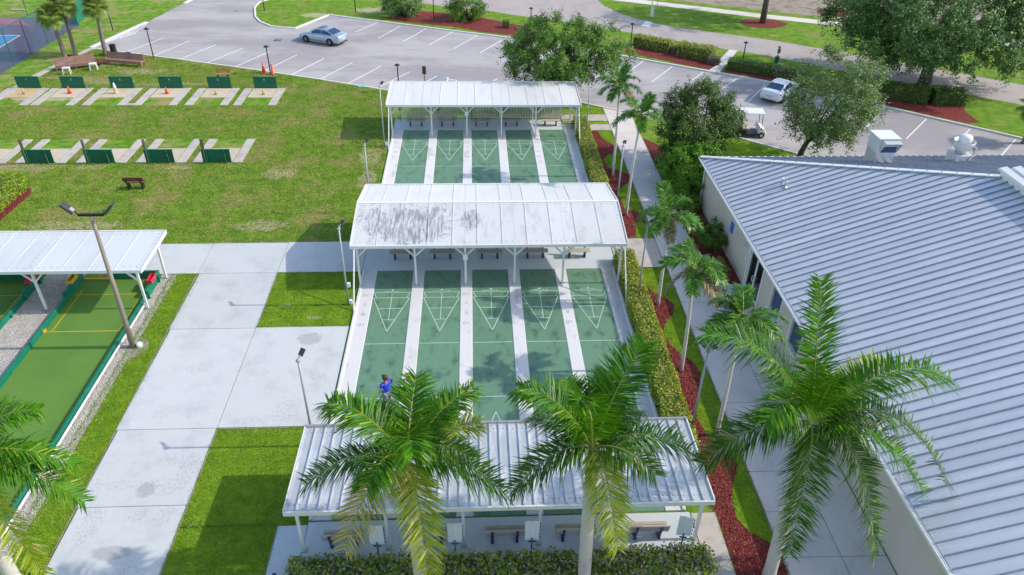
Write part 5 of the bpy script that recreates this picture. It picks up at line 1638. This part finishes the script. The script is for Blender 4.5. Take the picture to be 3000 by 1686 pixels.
# ------------------------------------------------------------------ horseshoe boards, stakes and cones
NUMW = ['one', 'two', 'three', 'four', 'five', 'six']
for i, x in enumerate(PIT_TOP):
    t = thing('horseshoe_board', 'dark green horseshoe backboard marked with the white number %s' % NUMW[i], 'backboard', (x, 29.95, 0), 0, 'numbered horseshoe boards')
    for k in range(2):
        MB().box(-.93, .93, 0, .04, -.02 + k * .46, .43 + k * .46).build('board', 'green_board', t, bevel=.004)
    MB().box(-.94, .94, -.01, .055, .895, .93).build('top_rail', 'green_wood', t)
    for s in (-.7, .7):
        MB().box(s - .045, s + .045, .042, .12, -.05, .86).build('post', 'green_board', t)
    nm = text_mesh(str(i + 1), .22)
    nm.materials.clear()
    nm.materials.append(MAT['white_paint'])
    n = obj('numeral', nm, None, t, False, (-.05, -.004, .68))
    n.rotation_euler = (PI / 2, 0, 0)
for i, x in enumerate(PIT_BOT[1:]):
    t = thing('horseshoe_board', 'dark green horseshoe backboard seen from behind, %s from the left in the near row' % ORD[i], 'backboard', (x, 15.55, 0), 0, 'near horseshoe boards')
    for k in range(2):
        MB().box(-.93, .93, .0, .04, -.02 + k * .45, .42 + k * .45).build('board', 'green_board', t, bevel=.004)
    MB().box(-.96, .96, -.03, .07, .88, .92).build('top_rail', 'green_wood', t)
    for s in (-.62, .55):
        MB().box(s - .045, s + .045, -.09, -.004, -.05, .87).build('post', 'green_board', t)
    MB().tube([(.62, -.12, -.05), (.62, -.12, .5), (.55, -.1, .56)], .025, 6).build('brace', 'green_post', t)
    sg = thing('pit_sign', 'narrow sign on a post fixed behind the %s near horseshoe board' % ORD[i], 'sign', (x - .72, 15.42, 0), 0, 'pit signs')
    MB().box(-.03, .03, -.03, .03, -.05, 1.62).build('post', 'green_post', sg)
    MB().box(-.10, .10, .032, .05, 1.0, 1.68).build('face', ('sign_brown', 'sign_grey', 'sign_grey', 'green_post')[i], sg)
def cone(label, x, y, h, mat, r=.17, bands=False):
    t = thing('traffic_cone', label, 'cone', (x, y, -.02), 0, 'cones')
    MB().box(-r, r, -r, r, 0, .035).build('base', mat, t, bevel=.01)
    MB().lathe([(r * .78, .036), (r * .16, h), (r * .1, h + .005)], 12).build('body', mat, t, True)
    if bands:
        MB().lathe([(r * .47, h * .5), (r * .37, h * .68)], 12).build('band', 'white_plastic', t)
cone('faded tan cone in front of horseshoe board one', -36.67, 28.5, .52, 'tan_cone', .15)
cone('orange cone in front of horseshoe board two', -33.2, 28.7, .6, 'orange_cone', .18)
cone('orange cone in front of horseshoe board four', -25.53, 28.65, .55, 'orange_cone', .17)
cone('faded tan cone in front of horseshoe board five', -21.55, 28.4, .5, 'tan_cone', .15)
cone('pale cone in front of horseshoe board six', -17.76, 28.4, .5, 'tan_cone', .15)
t = thing('stake_cover', 'tall white and tan cone with a dark foot in front of board three', 'cone', (-29.53, 28.66, -.02))
MB().lathe([(.16, 0), (.17, .04), (.15, .06), (.13, .45)], 12).build('sleeve', 'tan_cone', t, True)
MB().lathe([(.13, .452), (.10, .62), (.05, .86), (.01, .9)], 12).build('cap', 'white_plastic', t, True)
cone('tall orange traffic cone with a white band, left of the black lamp', -18.95, 33.85, .95, 'orange_cone', .22, True)
t = thing('delineator', 'red-orange delineator post leaning on the black lamp', 'cone', (-18.12, 33.5, -.03))
MB().lathe([(.2, 0), (.2, .06), (.11, .1), (.09, .85), (.02, .88)], 12).build('body', 'orange_cone', t, True)
tag(MB().box(-10.4, -9.85, 30.1, 30.45, -.04, .05).build('valve_lid', 'cyan', bevel=.02), 'small cyan lid in the grass at the car park edge', 'lid')
t = thing('storage_box', 'white lidded box at the left edge near the horseshoe strips', 'box', (-34.35, 18.1, 0))
MB().box(-.55, .5, -.45, .45, -.02, .62).build('body', 'white_plastic', t)
MB().box(-.6, .55, -.5, .5, .62, .7).build('lid', 'board_white', t, bevel=.02)

# ------------------------------------------------------------------ score boards
for k, x in enumerate((-4.07, -1.54, .98, 3.5, 6.03)):
    t = thing('score_board', 'white score board on a teal post behind the ribbed pavilion, %s from the left' % ORD[k], 'score board', (x, -15.62, 0), (-.05, 0, .02, .05, -.16)[k], 'white score boards')
    MB().tube([(0, -.03, -.05), (0, -.03, 1.0)], .028, 8).build('post', 'teal_post', t)
    MB().box(-.235, .235, 0, .03, .86, 1.8).build('board', 'board_white', t, bevel=.005)
    MB().box(-.02, .02, -.02, -.001, .84, 1.8).build('stiffener', 'white_metal', t)
    MB().box(-.12, .12, -.05, -.022, .80, .85).build('bracket', 'navy', t)
    for q in range(5):
        MB().box(.25, .275, .0, .025, .92 + q * .17, 1.02 + q * .17).build('clip', 'navy', t)
for k, (x, y) in enumerate(((-6.3, 22.72), (-3.42, 22.67), (-.92, 22.66), (1.51, 22.61), (4.07, 22.73))):
    t = thing('score_board', 'small navy score board on a thin post by the picket fence, %s from the left' % ORD[k], 'score board', (x, y, 0), 0, 'navy score boards')
    MB().tube([(0, 0, -.02), (0, 0, 1.05)], .02, 6).build('post', 'navy', t)
    MB().box(-.13, .13, -.03, .03, .86, .92).build('bracket', 'navy', t)
    MB().beam((-.22, -.02, 1.2), (.22, -.02, 1.2), .03, .34, (0, -.3, 1)).build('board', 'navy', t)
for nm, x, y, z in (('middle gabled', -1.27, .60, 1.72), ('far', -1.27, 19.72, 1.75)):
    tag(MB().box(x - .12, x + .12, y - .07, y - .002, z - .17, z + .17).build('switch_box', 'white_plastic', bevel=.01), 'small white switch box on a post of the %s pavilion' % nm, 'switch box')
t = thing('low_marker', 'small navy and white marker on the slab at the bottom edge', 'marker', (-7.3, -16.35, 0))
MB().box(-.06, .06, -.05, .05, -.02, .5).build('post', 'navy', t, bevel=.02)
MB().beam((-.14, -.2, .2), (.14, -.2, .12), .3, .02).build('plate', 'white_plastic', t)

# ------------------------------------------------------------------ court light poles
def light_pole(label, x, y, h, heads, boxes=()):
    t = thing('light_pole', label, 'light pole', (x, y, 0), 0, 'slim court light poles')
    MB().tube([(0, 0, -.1), (0, 0, h)], [.05, .04], 10).build('pole', 'grey_pole', t, True)
    MB().lathe([(.09, 0), (.09, .05), (.05, .07)], 8, (0, 0, h - .1)).build('cap', 'sign_grey', t)
    for (dx, dy, tilt) in heads:
        MB().beam((0, 0, h), (dx * .16, dy * .16, h + .1), .04, .04).build('arm', 'sign_grey', t)
        MB().beam((dx * .14, dy * .14, h + .06), (dx * .36, dy * .36, h + .06 + tilt), .2, .06).build('lamp_head', 'lamp_head', t, bevel=.01)
    for z in boxes:
        MB().box(.05, .2, -.09, .06, z, z + .22).build('junction_box', 'white_plastic', t, bevel=.01)
light_pole('slim light pole on the lawn beside the far pavilion, left side', -7.06, 18.07, 4.35, [(.6, .8, .14)], (.05,))
light_pole('slim light pole on the lawn behind the stained roof, left side', -6.95, 8.42, 4.35, [(.5, .8, .16)])
light_pole('slim light pole with white boxes in the small square lawn', -7.04, -.95, 4.35, [(.6, .8, .16)], (.05, 1.05))
light_pole('slim light pole at the plaza corner by the ribbed pavilion', -7.12, -10.35, 4.35, [(.5, .8, .2)])
light_pole('slim light pole with two heads in the hedge by the far pavilion', 7.3, 19.1, 4.35, [(-.8, .4, .16), (.9, .1, .1)])
light_pole('slim light pole in the mulch behind the stained roof, right side', 7.75, 8.2, 4.35, [(.4, .8, .1)])
light_pole('slim light pole with two heads in the hedge by the gabled pavilion', 7.35, -.9, 4.35, [(-.8, .3, .12), (.8, .3, .12)])
light_pole('slim light pole with two heads beside the nearest slender palm', 7.75, -10.2, 4.35, [(-.7, .5, .16), (.9, .2, .05)])

# ------------------------------------------------------------------ black path lamps and signs
def path_lamp(label, x, y, h, z=GZ):
    t = thing('path_lamp', label, 'lamp', (x, y, z), 0, 'black mushroom lamps')
    MB().tube([(0, 0, 0), (0, 0, h - .1)], [.055, .045], 8).build('post', 'black', t)
    MB().lathe([(.06, h - .14), (.08, h - .02), (.05, h)], 10).build('lantern', 'sign_grey', t)
    MB().lathe([(.24, h - .02), (.22, h + .02), (.08, h + .09), (.02, h + .13)], 12).build('cap', 'black', t, True)
path_lamp('black mushroom lamp at the edge of the car park above board four', -29.72, 37.85, 2.6)
path_lamp('black mushroom lamp in the grass behind the rightmost cabbage palm', -36.7, 46.6, 2.3)
path_lamp('black mushroom lamp beside the two orange cones', -18.33, 33.55, 2.35)
path_lamp('black mushroom lamp rising behind the far pavilion roof', -6.9, 29.05, 2.25)
path_lamp('black lamp at the tip of the planted island', -23.48, 54.28, 2.3, .03)
path_lamp('black lamp on the island grass above the silver car', -13.55, 53.94, 2.3, .03)
path_lamp('black lamp on the mulch between the two bushy shrubs', -4.88, 50.62, 2.3, .03)
path_lamp('black mushroom lamp behind the round dark bush', 5.25, 47.9, 2.0, .03)
path_lamp('black mushroom lamp at the left end of the island hedge', 14.62, 41.65, 2.15, .03)
path_lamp('black mushroom lamp right of the island footpath', 23.91, 35.85, 2.1, .03)
path_lamp('black mushroom lamp between the pale tree and the huge oak', 34.46, 31.0, 1.6, .03)
t = thing('parking_sign', 'brown parking sign on a post behind the far pavilion', 'sign', (-4.75, 28.9, 0))
MB().tube([(0, 0, -.05), (0, 0, 2.2)], .03, 6).build('post', 'black', t)
MB().box(-.16, .16, .032, .05, 1.5, 2.15).build('plate', 'sign_brown', t)
t = thing('parking_sign', 'dark sign post under the spreading tree', 'sign', (2.6, 28.3, 0))
MB().tube([(0, 0, -.05), (0, 0, 2.0)], .03, 6).build('post', 'black', t)
MB().box(-.16, .16, .032, .05, 1.45, 2.0).build('plate', 'sign_brown', t)
t = thing('dog_station', 'green and brown waste bag station beside the road', 'waste station', (27.34, 36.45, .03))
MB().tube([(0, 0, -.05), (0, 0, 1.5)], .04, 8).build('post', 'fence_green', t)
MB().lathe([(.2, .1), (.22, .65), (.18, .7)], 10).build('bin', 'fence_green', t)
MB().box(-.14, .14, -.1, -.042, 1.0, 1.42).build('dispenser', 'brown_plank', t)
MB().lathe([(.14, 1.5), (.12, 1.58), (.02, 1.62)], 10).build('cap', 'fence_green', t)
t = thing('utility_marker', 'white utility marker with an orange tip on the roadside grass', 'marker post', (19.03, 52.69, 0.00))
MB().box(-.12, .12, -.05, .05, 0, 1.0).build('post', 'white_plastic', t, bevel=.02)
MB().tube([(.35, .1, 0), (.42, .1, 2.0)], .025, 6).build('rod', 'sign_grey', t)
MB().box(.36, .48, .06, .14, 1.9, 2.15).build('tip', 'orange_cone', t)
tag(MB().tube([(18.9, 52.9, -.05), (18.9, 52.9, 4.2)], .07, 10).build('flag_pole', 'white_metal'), 'plain white pole on the roadside grass, cut by the top edge', 'pole')

# ------------------------------------------------------------------ cars
LOW = [(-2.36, .66, .45, .84), (-2.29, .80, .30, .98), (-1.95, .87, .23, 1.03), (-1.35, .905, .20, 1.01), (-.4, .91, .19, .98), (.5, .91, .19, .955), (1.15, .905, .20, .93), (1.65, .89, .20, .87), (2.08, .83, .22, .775), (2.28, .72, .28, .68), (2.36, .60, .40, .58)]
CAB = [(-1.82, .72, 1.015), (-1.4, .69, 1.19), (-.95, .635, 1.385), (-.4, .62, 1.45), (.15, .62, 1.435), (.55, .655, 1.28), (1.2, .75, .945)]
def lerp_tab(tab, x):
    for a, b in zip(tab[:-1], tab[1:]):
        if a[0] <= x <= b[0]:
            t = (x - a[0]) / (b[0] - a[0])
            return [a[i] + (b[i] - a[i]) * t for i in range(len(a))]
    return list(tab[0] if x < tab[0][0] else tab[-1])
def sedan(label, loc, rz, paint, sunroof=False):
    t = thing('parked_car', label, 'car', loc, rz, 'parked cars')
    V, F = [], []
    R = 13
    for (x, hw, zb, zt) in LOW:
        half = [(hw * .80, zb), (hw * .97, zb + .10), (hw, zb + (zt - zb) * .45), (hw * .985, zb + (zt - zb) * .72), (hw * .94, zt - .03), (hw * .80, zt + .005)]
        ring = [(-y, z) for (y, z) in half] + [(0, zt + .03)] + [(y, z) for (y, z) in half[::-1]]
        V += [(x, y, z) for (y, z) in ring]
    for i in range(len(LOW) - 1):
        for k in range(R):
            a, b = i * R + k, i * R + (k + 1) % R
            F.append((a, b, b + R, a + R))
    F.append(tuple(range(R))[::-1])
    F.append(tuple((len(LOW) - 1) * R + k for k in range(R)))
    n = len(V)
    for (x, hw, z) in CAB:
        zb = lerp_tab(LOW, x)[3] - .04
        V += [(x, -.83, zb), (x, -hw * .98, z - .035), (x, -hw * .6, z), (x, hw * .6, z), (x, hw * .98, z - .035), (x, .83, zb)]
    for i in range(len(CAB) - 1):
        for k in range(5):
            a = n + i * 6 + k
            F.append((a, a + 1, a + 7, a + 6))
    m = bpy.data.meshes.new('body')
    m.from_pydata(V, [], F)
    bm = bmesh.new()
    bm.from_mesh(m)
    bmesh.ops.recalc_face_normals(bm, faces=bm.faces)
    bm.to_mesh(m)
    bm.free()
    body = obj('body', m, paint, t, True)
    def sidept(x, v, s, off=.012):
        _, hw, z = lerp_tab(CAB, x)
        zb = lerp_tab(LOW, x)[3]
        y0, y1 = .825, hw * .97
        return (x, s * (y0 + (y1 - y0) * v + off), zb + (z - .04 - zb) * v)
    for s in (-1, 1):
        for (xa, xb) in ((-1.52, -.44), (-.36, .78)):
            mb = MB()
            N = 7
            for i in range(N):
                x0, x1 = xa + (xb - xa) * i / N, xa + (xb - xa) * (i + 1) / N
                q = [sidept(x0, .10, s), sidept(x1, .10, s), sidept(x1, .82, s), sidept(x0, .82, s)]
                mb.quad(*(q if s < 0 else q[::-1]))
            mb.build('side_window', 'car_glass', t)
        MB().box(.62, .80, s * .93 - .08, s * .93 + .08, .96, 1.08).build('mirror', paint, t, bevel=.02)
        for x in (-1.15, -.1):
            MB().box(x, x + .2, s * .915 - .012, s * .915 + .012, .80, .835).build('door_handle', 'alloy', t)
        MB().hexa([(-2.335, s * .45, .78), (-2.30, s * .70, .78), (-2.16, s * .855, .80), (-2.2, s * .45, .80)][::s], [(-2.32, s * .45, .90), (-2.285, s * .69, .91), (-2.12, s * .84, .925), (-2.2, s * .45, .91)][::s]).build('tail_lamp', 'tail_red', t)
        MB().hexa([(2.1, s * .5, .56), (2.33, s * .5, .54), (2.22, s * .74, .56), (1.98, s * .85, .60)][::-s], [(2.1, s * .5, .66), (2.27, s * .5, .66), (2.16, s * .74, .69), (1.95, s * .83, .72)][::-s]).build('headlight', 'headlamp', t)
        MB().box(-1.0, 1.0, s * .905 - .015, s * .905 + .015, .22, .27).build('sill_trim', 'alloy', t)
    def toppt(x, u, off):
        _, hw, z = lerp_tab(CAB, x)
        return (x, u * hw * .92, z - .02 * abs(u) + off)
    for nm, xa, xb in (('rear_window', -1.70, -1.02), ('windshield', .24, 1.08)):
        mb = MB()
        N = 4
        for i in range(N):
            x0, x1 = xa + (xb - xa) * i / N, xa + (xb - xa) * (i + 1) / N
            for u0, u1 in ((-.98, -.5), (-.5, 0), (0, .5), (.5, .98)):
                mb.quad(toppt(x0, u0, .022), toppt(x1, u0, .022), toppt(x1, u1, .022), toppt(x0, u1, .022))
        mb.build(nm, 'car_glass', t)
    if sunroof:
        MB().box(-.45, .1, -.40, .40, 1.452, 1.464).build('sunroof', 'car_glass', t)
    MB().box(-2.385, -2.34, -.26, .26, .60, .74).build('licence_plate', 'plate', t)
    MB().box(-2.37, -2.25, -.62, .62, .27, .36).build('rear_valance', 'rubber', t, bevel=.02)
    MB().box(2.28, 2.372, -.42, .42, .34, .48).build('grille', 'rubber', t, bevel=.02)
    for x in (-1.32, 1.38):
        for s in (-1, 1):
            y = s * .80
            tl = MB()
            tl.lathe([(.20, -.11), (.30, -.11), (.335, -.08), (.335, .08), (.30, .11), (.20, .11)], 22)
            ty = tl.build('wheel', 'rubber', t)
            ty.location = (x, y, .33)
            ty.rotation_euler = (PI / 2, 0, 0)
            rm = MB()
            rm.lathe([(.225, -.06), (.225, .095 * 1)], 22)
            rim = rm.build('rim', 'black', ty)
            sp = MB()
            for q in range(5):
                a = q * 2 * PI / 5
                for zz in ((.10,) if s < 0 else (-.10,)):
                    sp.beam((0, 0, zz), (.21 * math.cos(a), .21 * math.sin(a), zz), .075, .03)
            sp.lathe([(.235, -.10), (.205, -.10), (.205, .10), (.235, .10)], 22)
            sp.build('spokes', 'alloy', ty)
            ar = MB()
            ar.lathe([(.375, -.03), (.375, .03)], 22)
            a = ar.build('wheel_arch', 'rubber', t)
            a.location = (x, s * .885, .345)
            a.rotation_euler = (PI / 2, 0, 0)
    return t
sedan('silver sedan with dark glass crossing the car park', (-15.28, 43.02, -.03), math.radians(154.2), 'silver_paint', True)
sedan('white sedan parked nose-in at the island hedge', (24.75, 28.05, -.03), math.radians(47), 'white_car')

# golf cart
t = thing('golf_cart', 'golf cart with white roof and cream seats between the two trees', 'golf cart', (19.55, 19.95, -.03), -.12)
MB().box(-1.1, 1.0, -.55, .55, .22, .34).build('floor', 'black', t, bevel=.03)
MB().hexa([(.55, -.55, .3), (1.2, -.5, .3), (1.2, .5, .3), (.55, .55, .3)], [(.6, -.5, .85), (.95, -.42, .72), (.95, .42, .72), (.6, .5, .85)]).build('front_cowl', 'white_plastic', t, bevel=.04)
MB().box(-1.15, -.25, -.58, .58, .34, .62).build('rear_body', 'black', t, bevel=.05)
MB().box(-.62, -.1, -.54, .54, .62, .74).build('seat', 'cream_vinyl', t, bevel=.03)
MB().hexa([(-.72, -.52, .74), (-.6, -.52, .74), (-.6, .52, .74), (-.72, .52, .74)], [(-.82, -.5, 1.2), (-.74, -.5, 1.2), (-.74, .5, 1.2), (-.82, .5, 1.2)]).build('seat_back', 'cream_vinyl', t, bevel=.02)
MB().box(-.95, .8, -.6, .6, 1.84, 1.9).build('roof', 'white_plastic', t, bevel=.03)
for x, xx in ((-.9, -.85), (.75, .62)):
    for s in (-1, 1):
        MB().tube([(x, s * .5, .6), (xx, s * .52, 1.85)], .022, 6).build('roof_post', 'black', t)
MB().tube([(.55, -.2, .8), (.35, -.2, .98)], .02, 6).build('steering_column', 'black', t)
sw = MB().tube([(.34 + .1 * math.cos(a) * .5, -.2 + .17 * math.sin(a), .98 + .14 * math.cos(a)) for a in np.linspace(0, 2 * PI, 14)], .018, 6).build('steering_wheel', 'black', t)
MB().box(-1.18, -1.151, -.15, .15, .42, .52).build('licence_plate', 'yellow_plastic', t)
for x in (-.75, .8):
    for s in (-1, 1):
        wl_ = MB().lathe([(.1, -.09), (.21, -.09), (.23, -.05), (.23, .05), (.21, .09), (.1, .09)], 16).build('wheel', 'rubber', t)
        wl_.location = (x, s * .5, .23)
        wl_.rotation_euler = (PI / 2, 0, 0)
        MB().lathe([(.11, -.092), (.11, .092)], 12).build('hub', 'alloy', wl_)

# ------------------------------------------------------------------ the player
def skin_obj(name, joints, edges, mat, parent, levels=1):
    """joints: name -> (x, y, z, radius); first joint is the root"""
    names = list(joints)
    m = bpy.data.meshes.new(name)
    m.from_pydata([joints[n][:3] for n in names], [(names.index(a), names.index(b)) for a, b in edges], [])
    o = obj(name, m, mat, parent)
    md = o.modifiers.new('skin', 'SKIN')
    md.use_smooth_shade = True
    for i, n in enumerate(names):
        r = joints[n][3]
        r = r if isinstance(r, tuple) else (r, r)
        m.skin_vertices[0].data[i].radius = r
        m.skin_vertices[0].data[i].use_root = (i == 0)
    s = o.modifiers.new('sub', 'SUBSURF')
    s.levels = s.render_levels = levels
    return o
PERSON_RZ = math.radians(128)
pl = thing('person', 'person in a bright blue shirt and dark visor holding a long cue', 'person', (-4.42, -8.35, 0), PERSON_RZ)
# local: +x is where the player looks, +y the left side
J = {'pelvis': (0, 0, .93, .105), 'waist': (.0, 0, 1.08, .10), 'chest': (.02, 0, 1.30, .105), 'neck': (.03, 0, 1.46, .058), 'jaw': (.06, 0, 1.555, .07), 'head': (.05, 0, 1.64, .095), 'crown': (.035, 0, 1.70, .07),
     'ls': (.02, .18, 1.39, .062), 'le': (.04, .27, 1.12, .044), 'lw': (.20, .24, .93, .03), 'rs': (.02, -.18, 1.39, .062), 're': (.10, -.27, 1.14, .044), 'rw': (.33, -.20, 1.0, .03),
     'lh': (.0, .10, .88, .095), 'lk': (.08, .12, .50, .062), 'la': (.02, .13, .09, .04), 'lt': (.18, .15, .035, .035), 'rh': (.0, -.10, .88, .095), 'rk': (-.03, -.12, .50, .062), 'ra': (-.10, -.13, .09, .04), 'rt': (.06, -.15, .035, .035), 'nose': (.15, 0, 1.60, .016)}
E_ = [('pelvis', 'waist'), ('waist', 'chest'), ('chest', 'neck'), ('neck', 'jaw'), ('jaw', 'head'), ('head', 'crown'), ('head', 'nose'), ('chest', 'ls'), ('ls', 'le'), ('le', 'lw'), ('chest', 'rs'), ('rs', 're'), ('re', 'rw'),
      ('pelvis', 'lh'), ('lh', 'lk'), ('lk', 'la'), ('la', 'lt'), ('pelvis', 'rh'), ('rh', 'rk'), ('rk', 'ra'), ('ra', 'rt')]
hand_at = Vector((.42, -.17, .96))
for s, wn_ in ((1, 'lw'), (-1, 'rw')):
    w0 = Vector(J[wn_][:3])
    hd = Vector((.25, .20, .84)) if s > 0 else hand_at
    J['palm%d' % s] = (*(w0 + (hd - w0) * .55), .026)
    E_.append((wn_, 'palm%d' % s))
    dirn = (hd - w0).normalized()
    for q, (sp, ln_) in enumerate(((-.03, .075), (-.01, .085), (.012, .08), (.03, .065))):
        a = w0 + dirn * .07 + Vector((0, sp, 0))
        b = a + dirn * ln_ * .55 + Vector((0, 0, -.02))
        c = b + Vector((.0, 0, -.035))
        for u, p in (('a', a), ('b', b), ('c', c)):
            J['f%d%d%s' % (s, q, u)] = (*p, .0085)
        E_ += [('palm%d' % s, 'f%d%da' % (s, q)), ('f%d%da' % (s, q), 'f%d%db' % (s, q)), ('f%d%db' % (s, q), 'f%d%dc' % (s, q))]
    th = w0 + dirn * .03 + Vector((0, s * -.035, .01))
    J['t%da' % s] = (*th, .010)
    J['t%db' % s] = (*(th + dirn * .05 + Vector((0, s * -.01, -.02))), .009)
    E_ += [('palm%d' % s, 't%da' % s), ('t%da' % s, 't%db' % s)]
skin_obj('body', J, E_, 'skin', pl)
SJ = {'waist': (.0, 0, .93, .165), 'mid': (.0, 0, 1.10, .155), 'chest': (.015, 0, 1.30, .16), 'top': (.025, 0, 1.44, .085), 'ls': (.02, .19, 1.38, .085), 'lsl': (.03, .245, 1.20, .075), 'rs': (.02, -.19, 1.38, .085), 'rsl': (.07, -.245, 1.21, .075)}
skin_obj('shirt', SJ, [('waist', 'mid'), ('mid', 'chest'), ('chest', 'top'), ('chest', 'ls'), ('ls', 'lsl'), ('chest', 'rs'), ('rs', 'rsl')], 'shirt', pl)
HJ = {'p': (0, 0, .90, .145), 'l': (.01, .10, .84, .115), 'l2': (.06, .12, .56, .088), 'r': (0, -.10, .84, .115), 'r2': (-.02, -.12, .56, .088)}
skin_obj('shorts', HJ, [('p', 'l'), ('l', 'l2'), ('p', 'r'), ('r', 'r2')], 'shorts', pl)
hm = MB()
hm.lathe([(.105, 1.56), (.118, 1.62), (.115, 1.69), (.085, 1.745), (.03, 1.77)], 14, (.02, 0, 0))
hm.build('hair', 'hair', pl, True)
vm = MB()
vm.lathe([(.121, 1.655), (.122, 1.70)], 16, (.025, 0, 0))
vm.hexa([(.11, -.085, 1.658), (.23, -.05, 1.635), (.23, .05, 1.635), (.11, .085, 1.658)], [(.11, -.085, 1.675), (.23, -.05, 1.648), (.23, .05, 1.648), (.11, .085, 1.675)])
vm.build('visor', 'cap', pl, True)
for s in (-1, 1):
    MB().lathe([(.012, -.006), (.012, .006)], 8, (.128, s * .036, 1.64)).build('eye', 'cap', pl)
    MB().lathe([(.012, 0), (.02, .03), (.012, .06)], 8, (.04, s * .10, 1.59)).build('ear', 'skin', pl)
    a = J['la' if s > 0 else 'ra']
    MB().box(a[0] - .09, a[0] + .20, a[1] - .05, a[1] + .05, 0.0, .085).build('shoe', 'shoe', pl, bevel=.03)
ct = thing('shuffleboard_cue', 'long pale cue held by the player, tip on the lane', 'cue')
rot = Matrix.Rotation(PERSON_RZ, 3, 'Z')
hw_ = rot @ hand_at + Vector((-4.42, -8.35, 0))
tipw = Vector((-5.61, -6.95, .04))
dv = (tipw - hw_).normalized()
MB().tube([tuple(hw_ - dv * .3), tuple(tipw - dv * .1)], [.014, .011], 8).build('shaft', 'cue', ct)
sdv = Vector((-dv.y, dv.x, 0)).normalized()
MB().tube([tuple(tipw + sdv * .09 + dv * .03), tuple(tipw - dv * .1 + sdv * .03), tuple(tipw - dv * .1 - sdv * .03), tuple(tipw - sdv * .09 + dv * .03)], .012, 6).build('fork', 'black', ct)
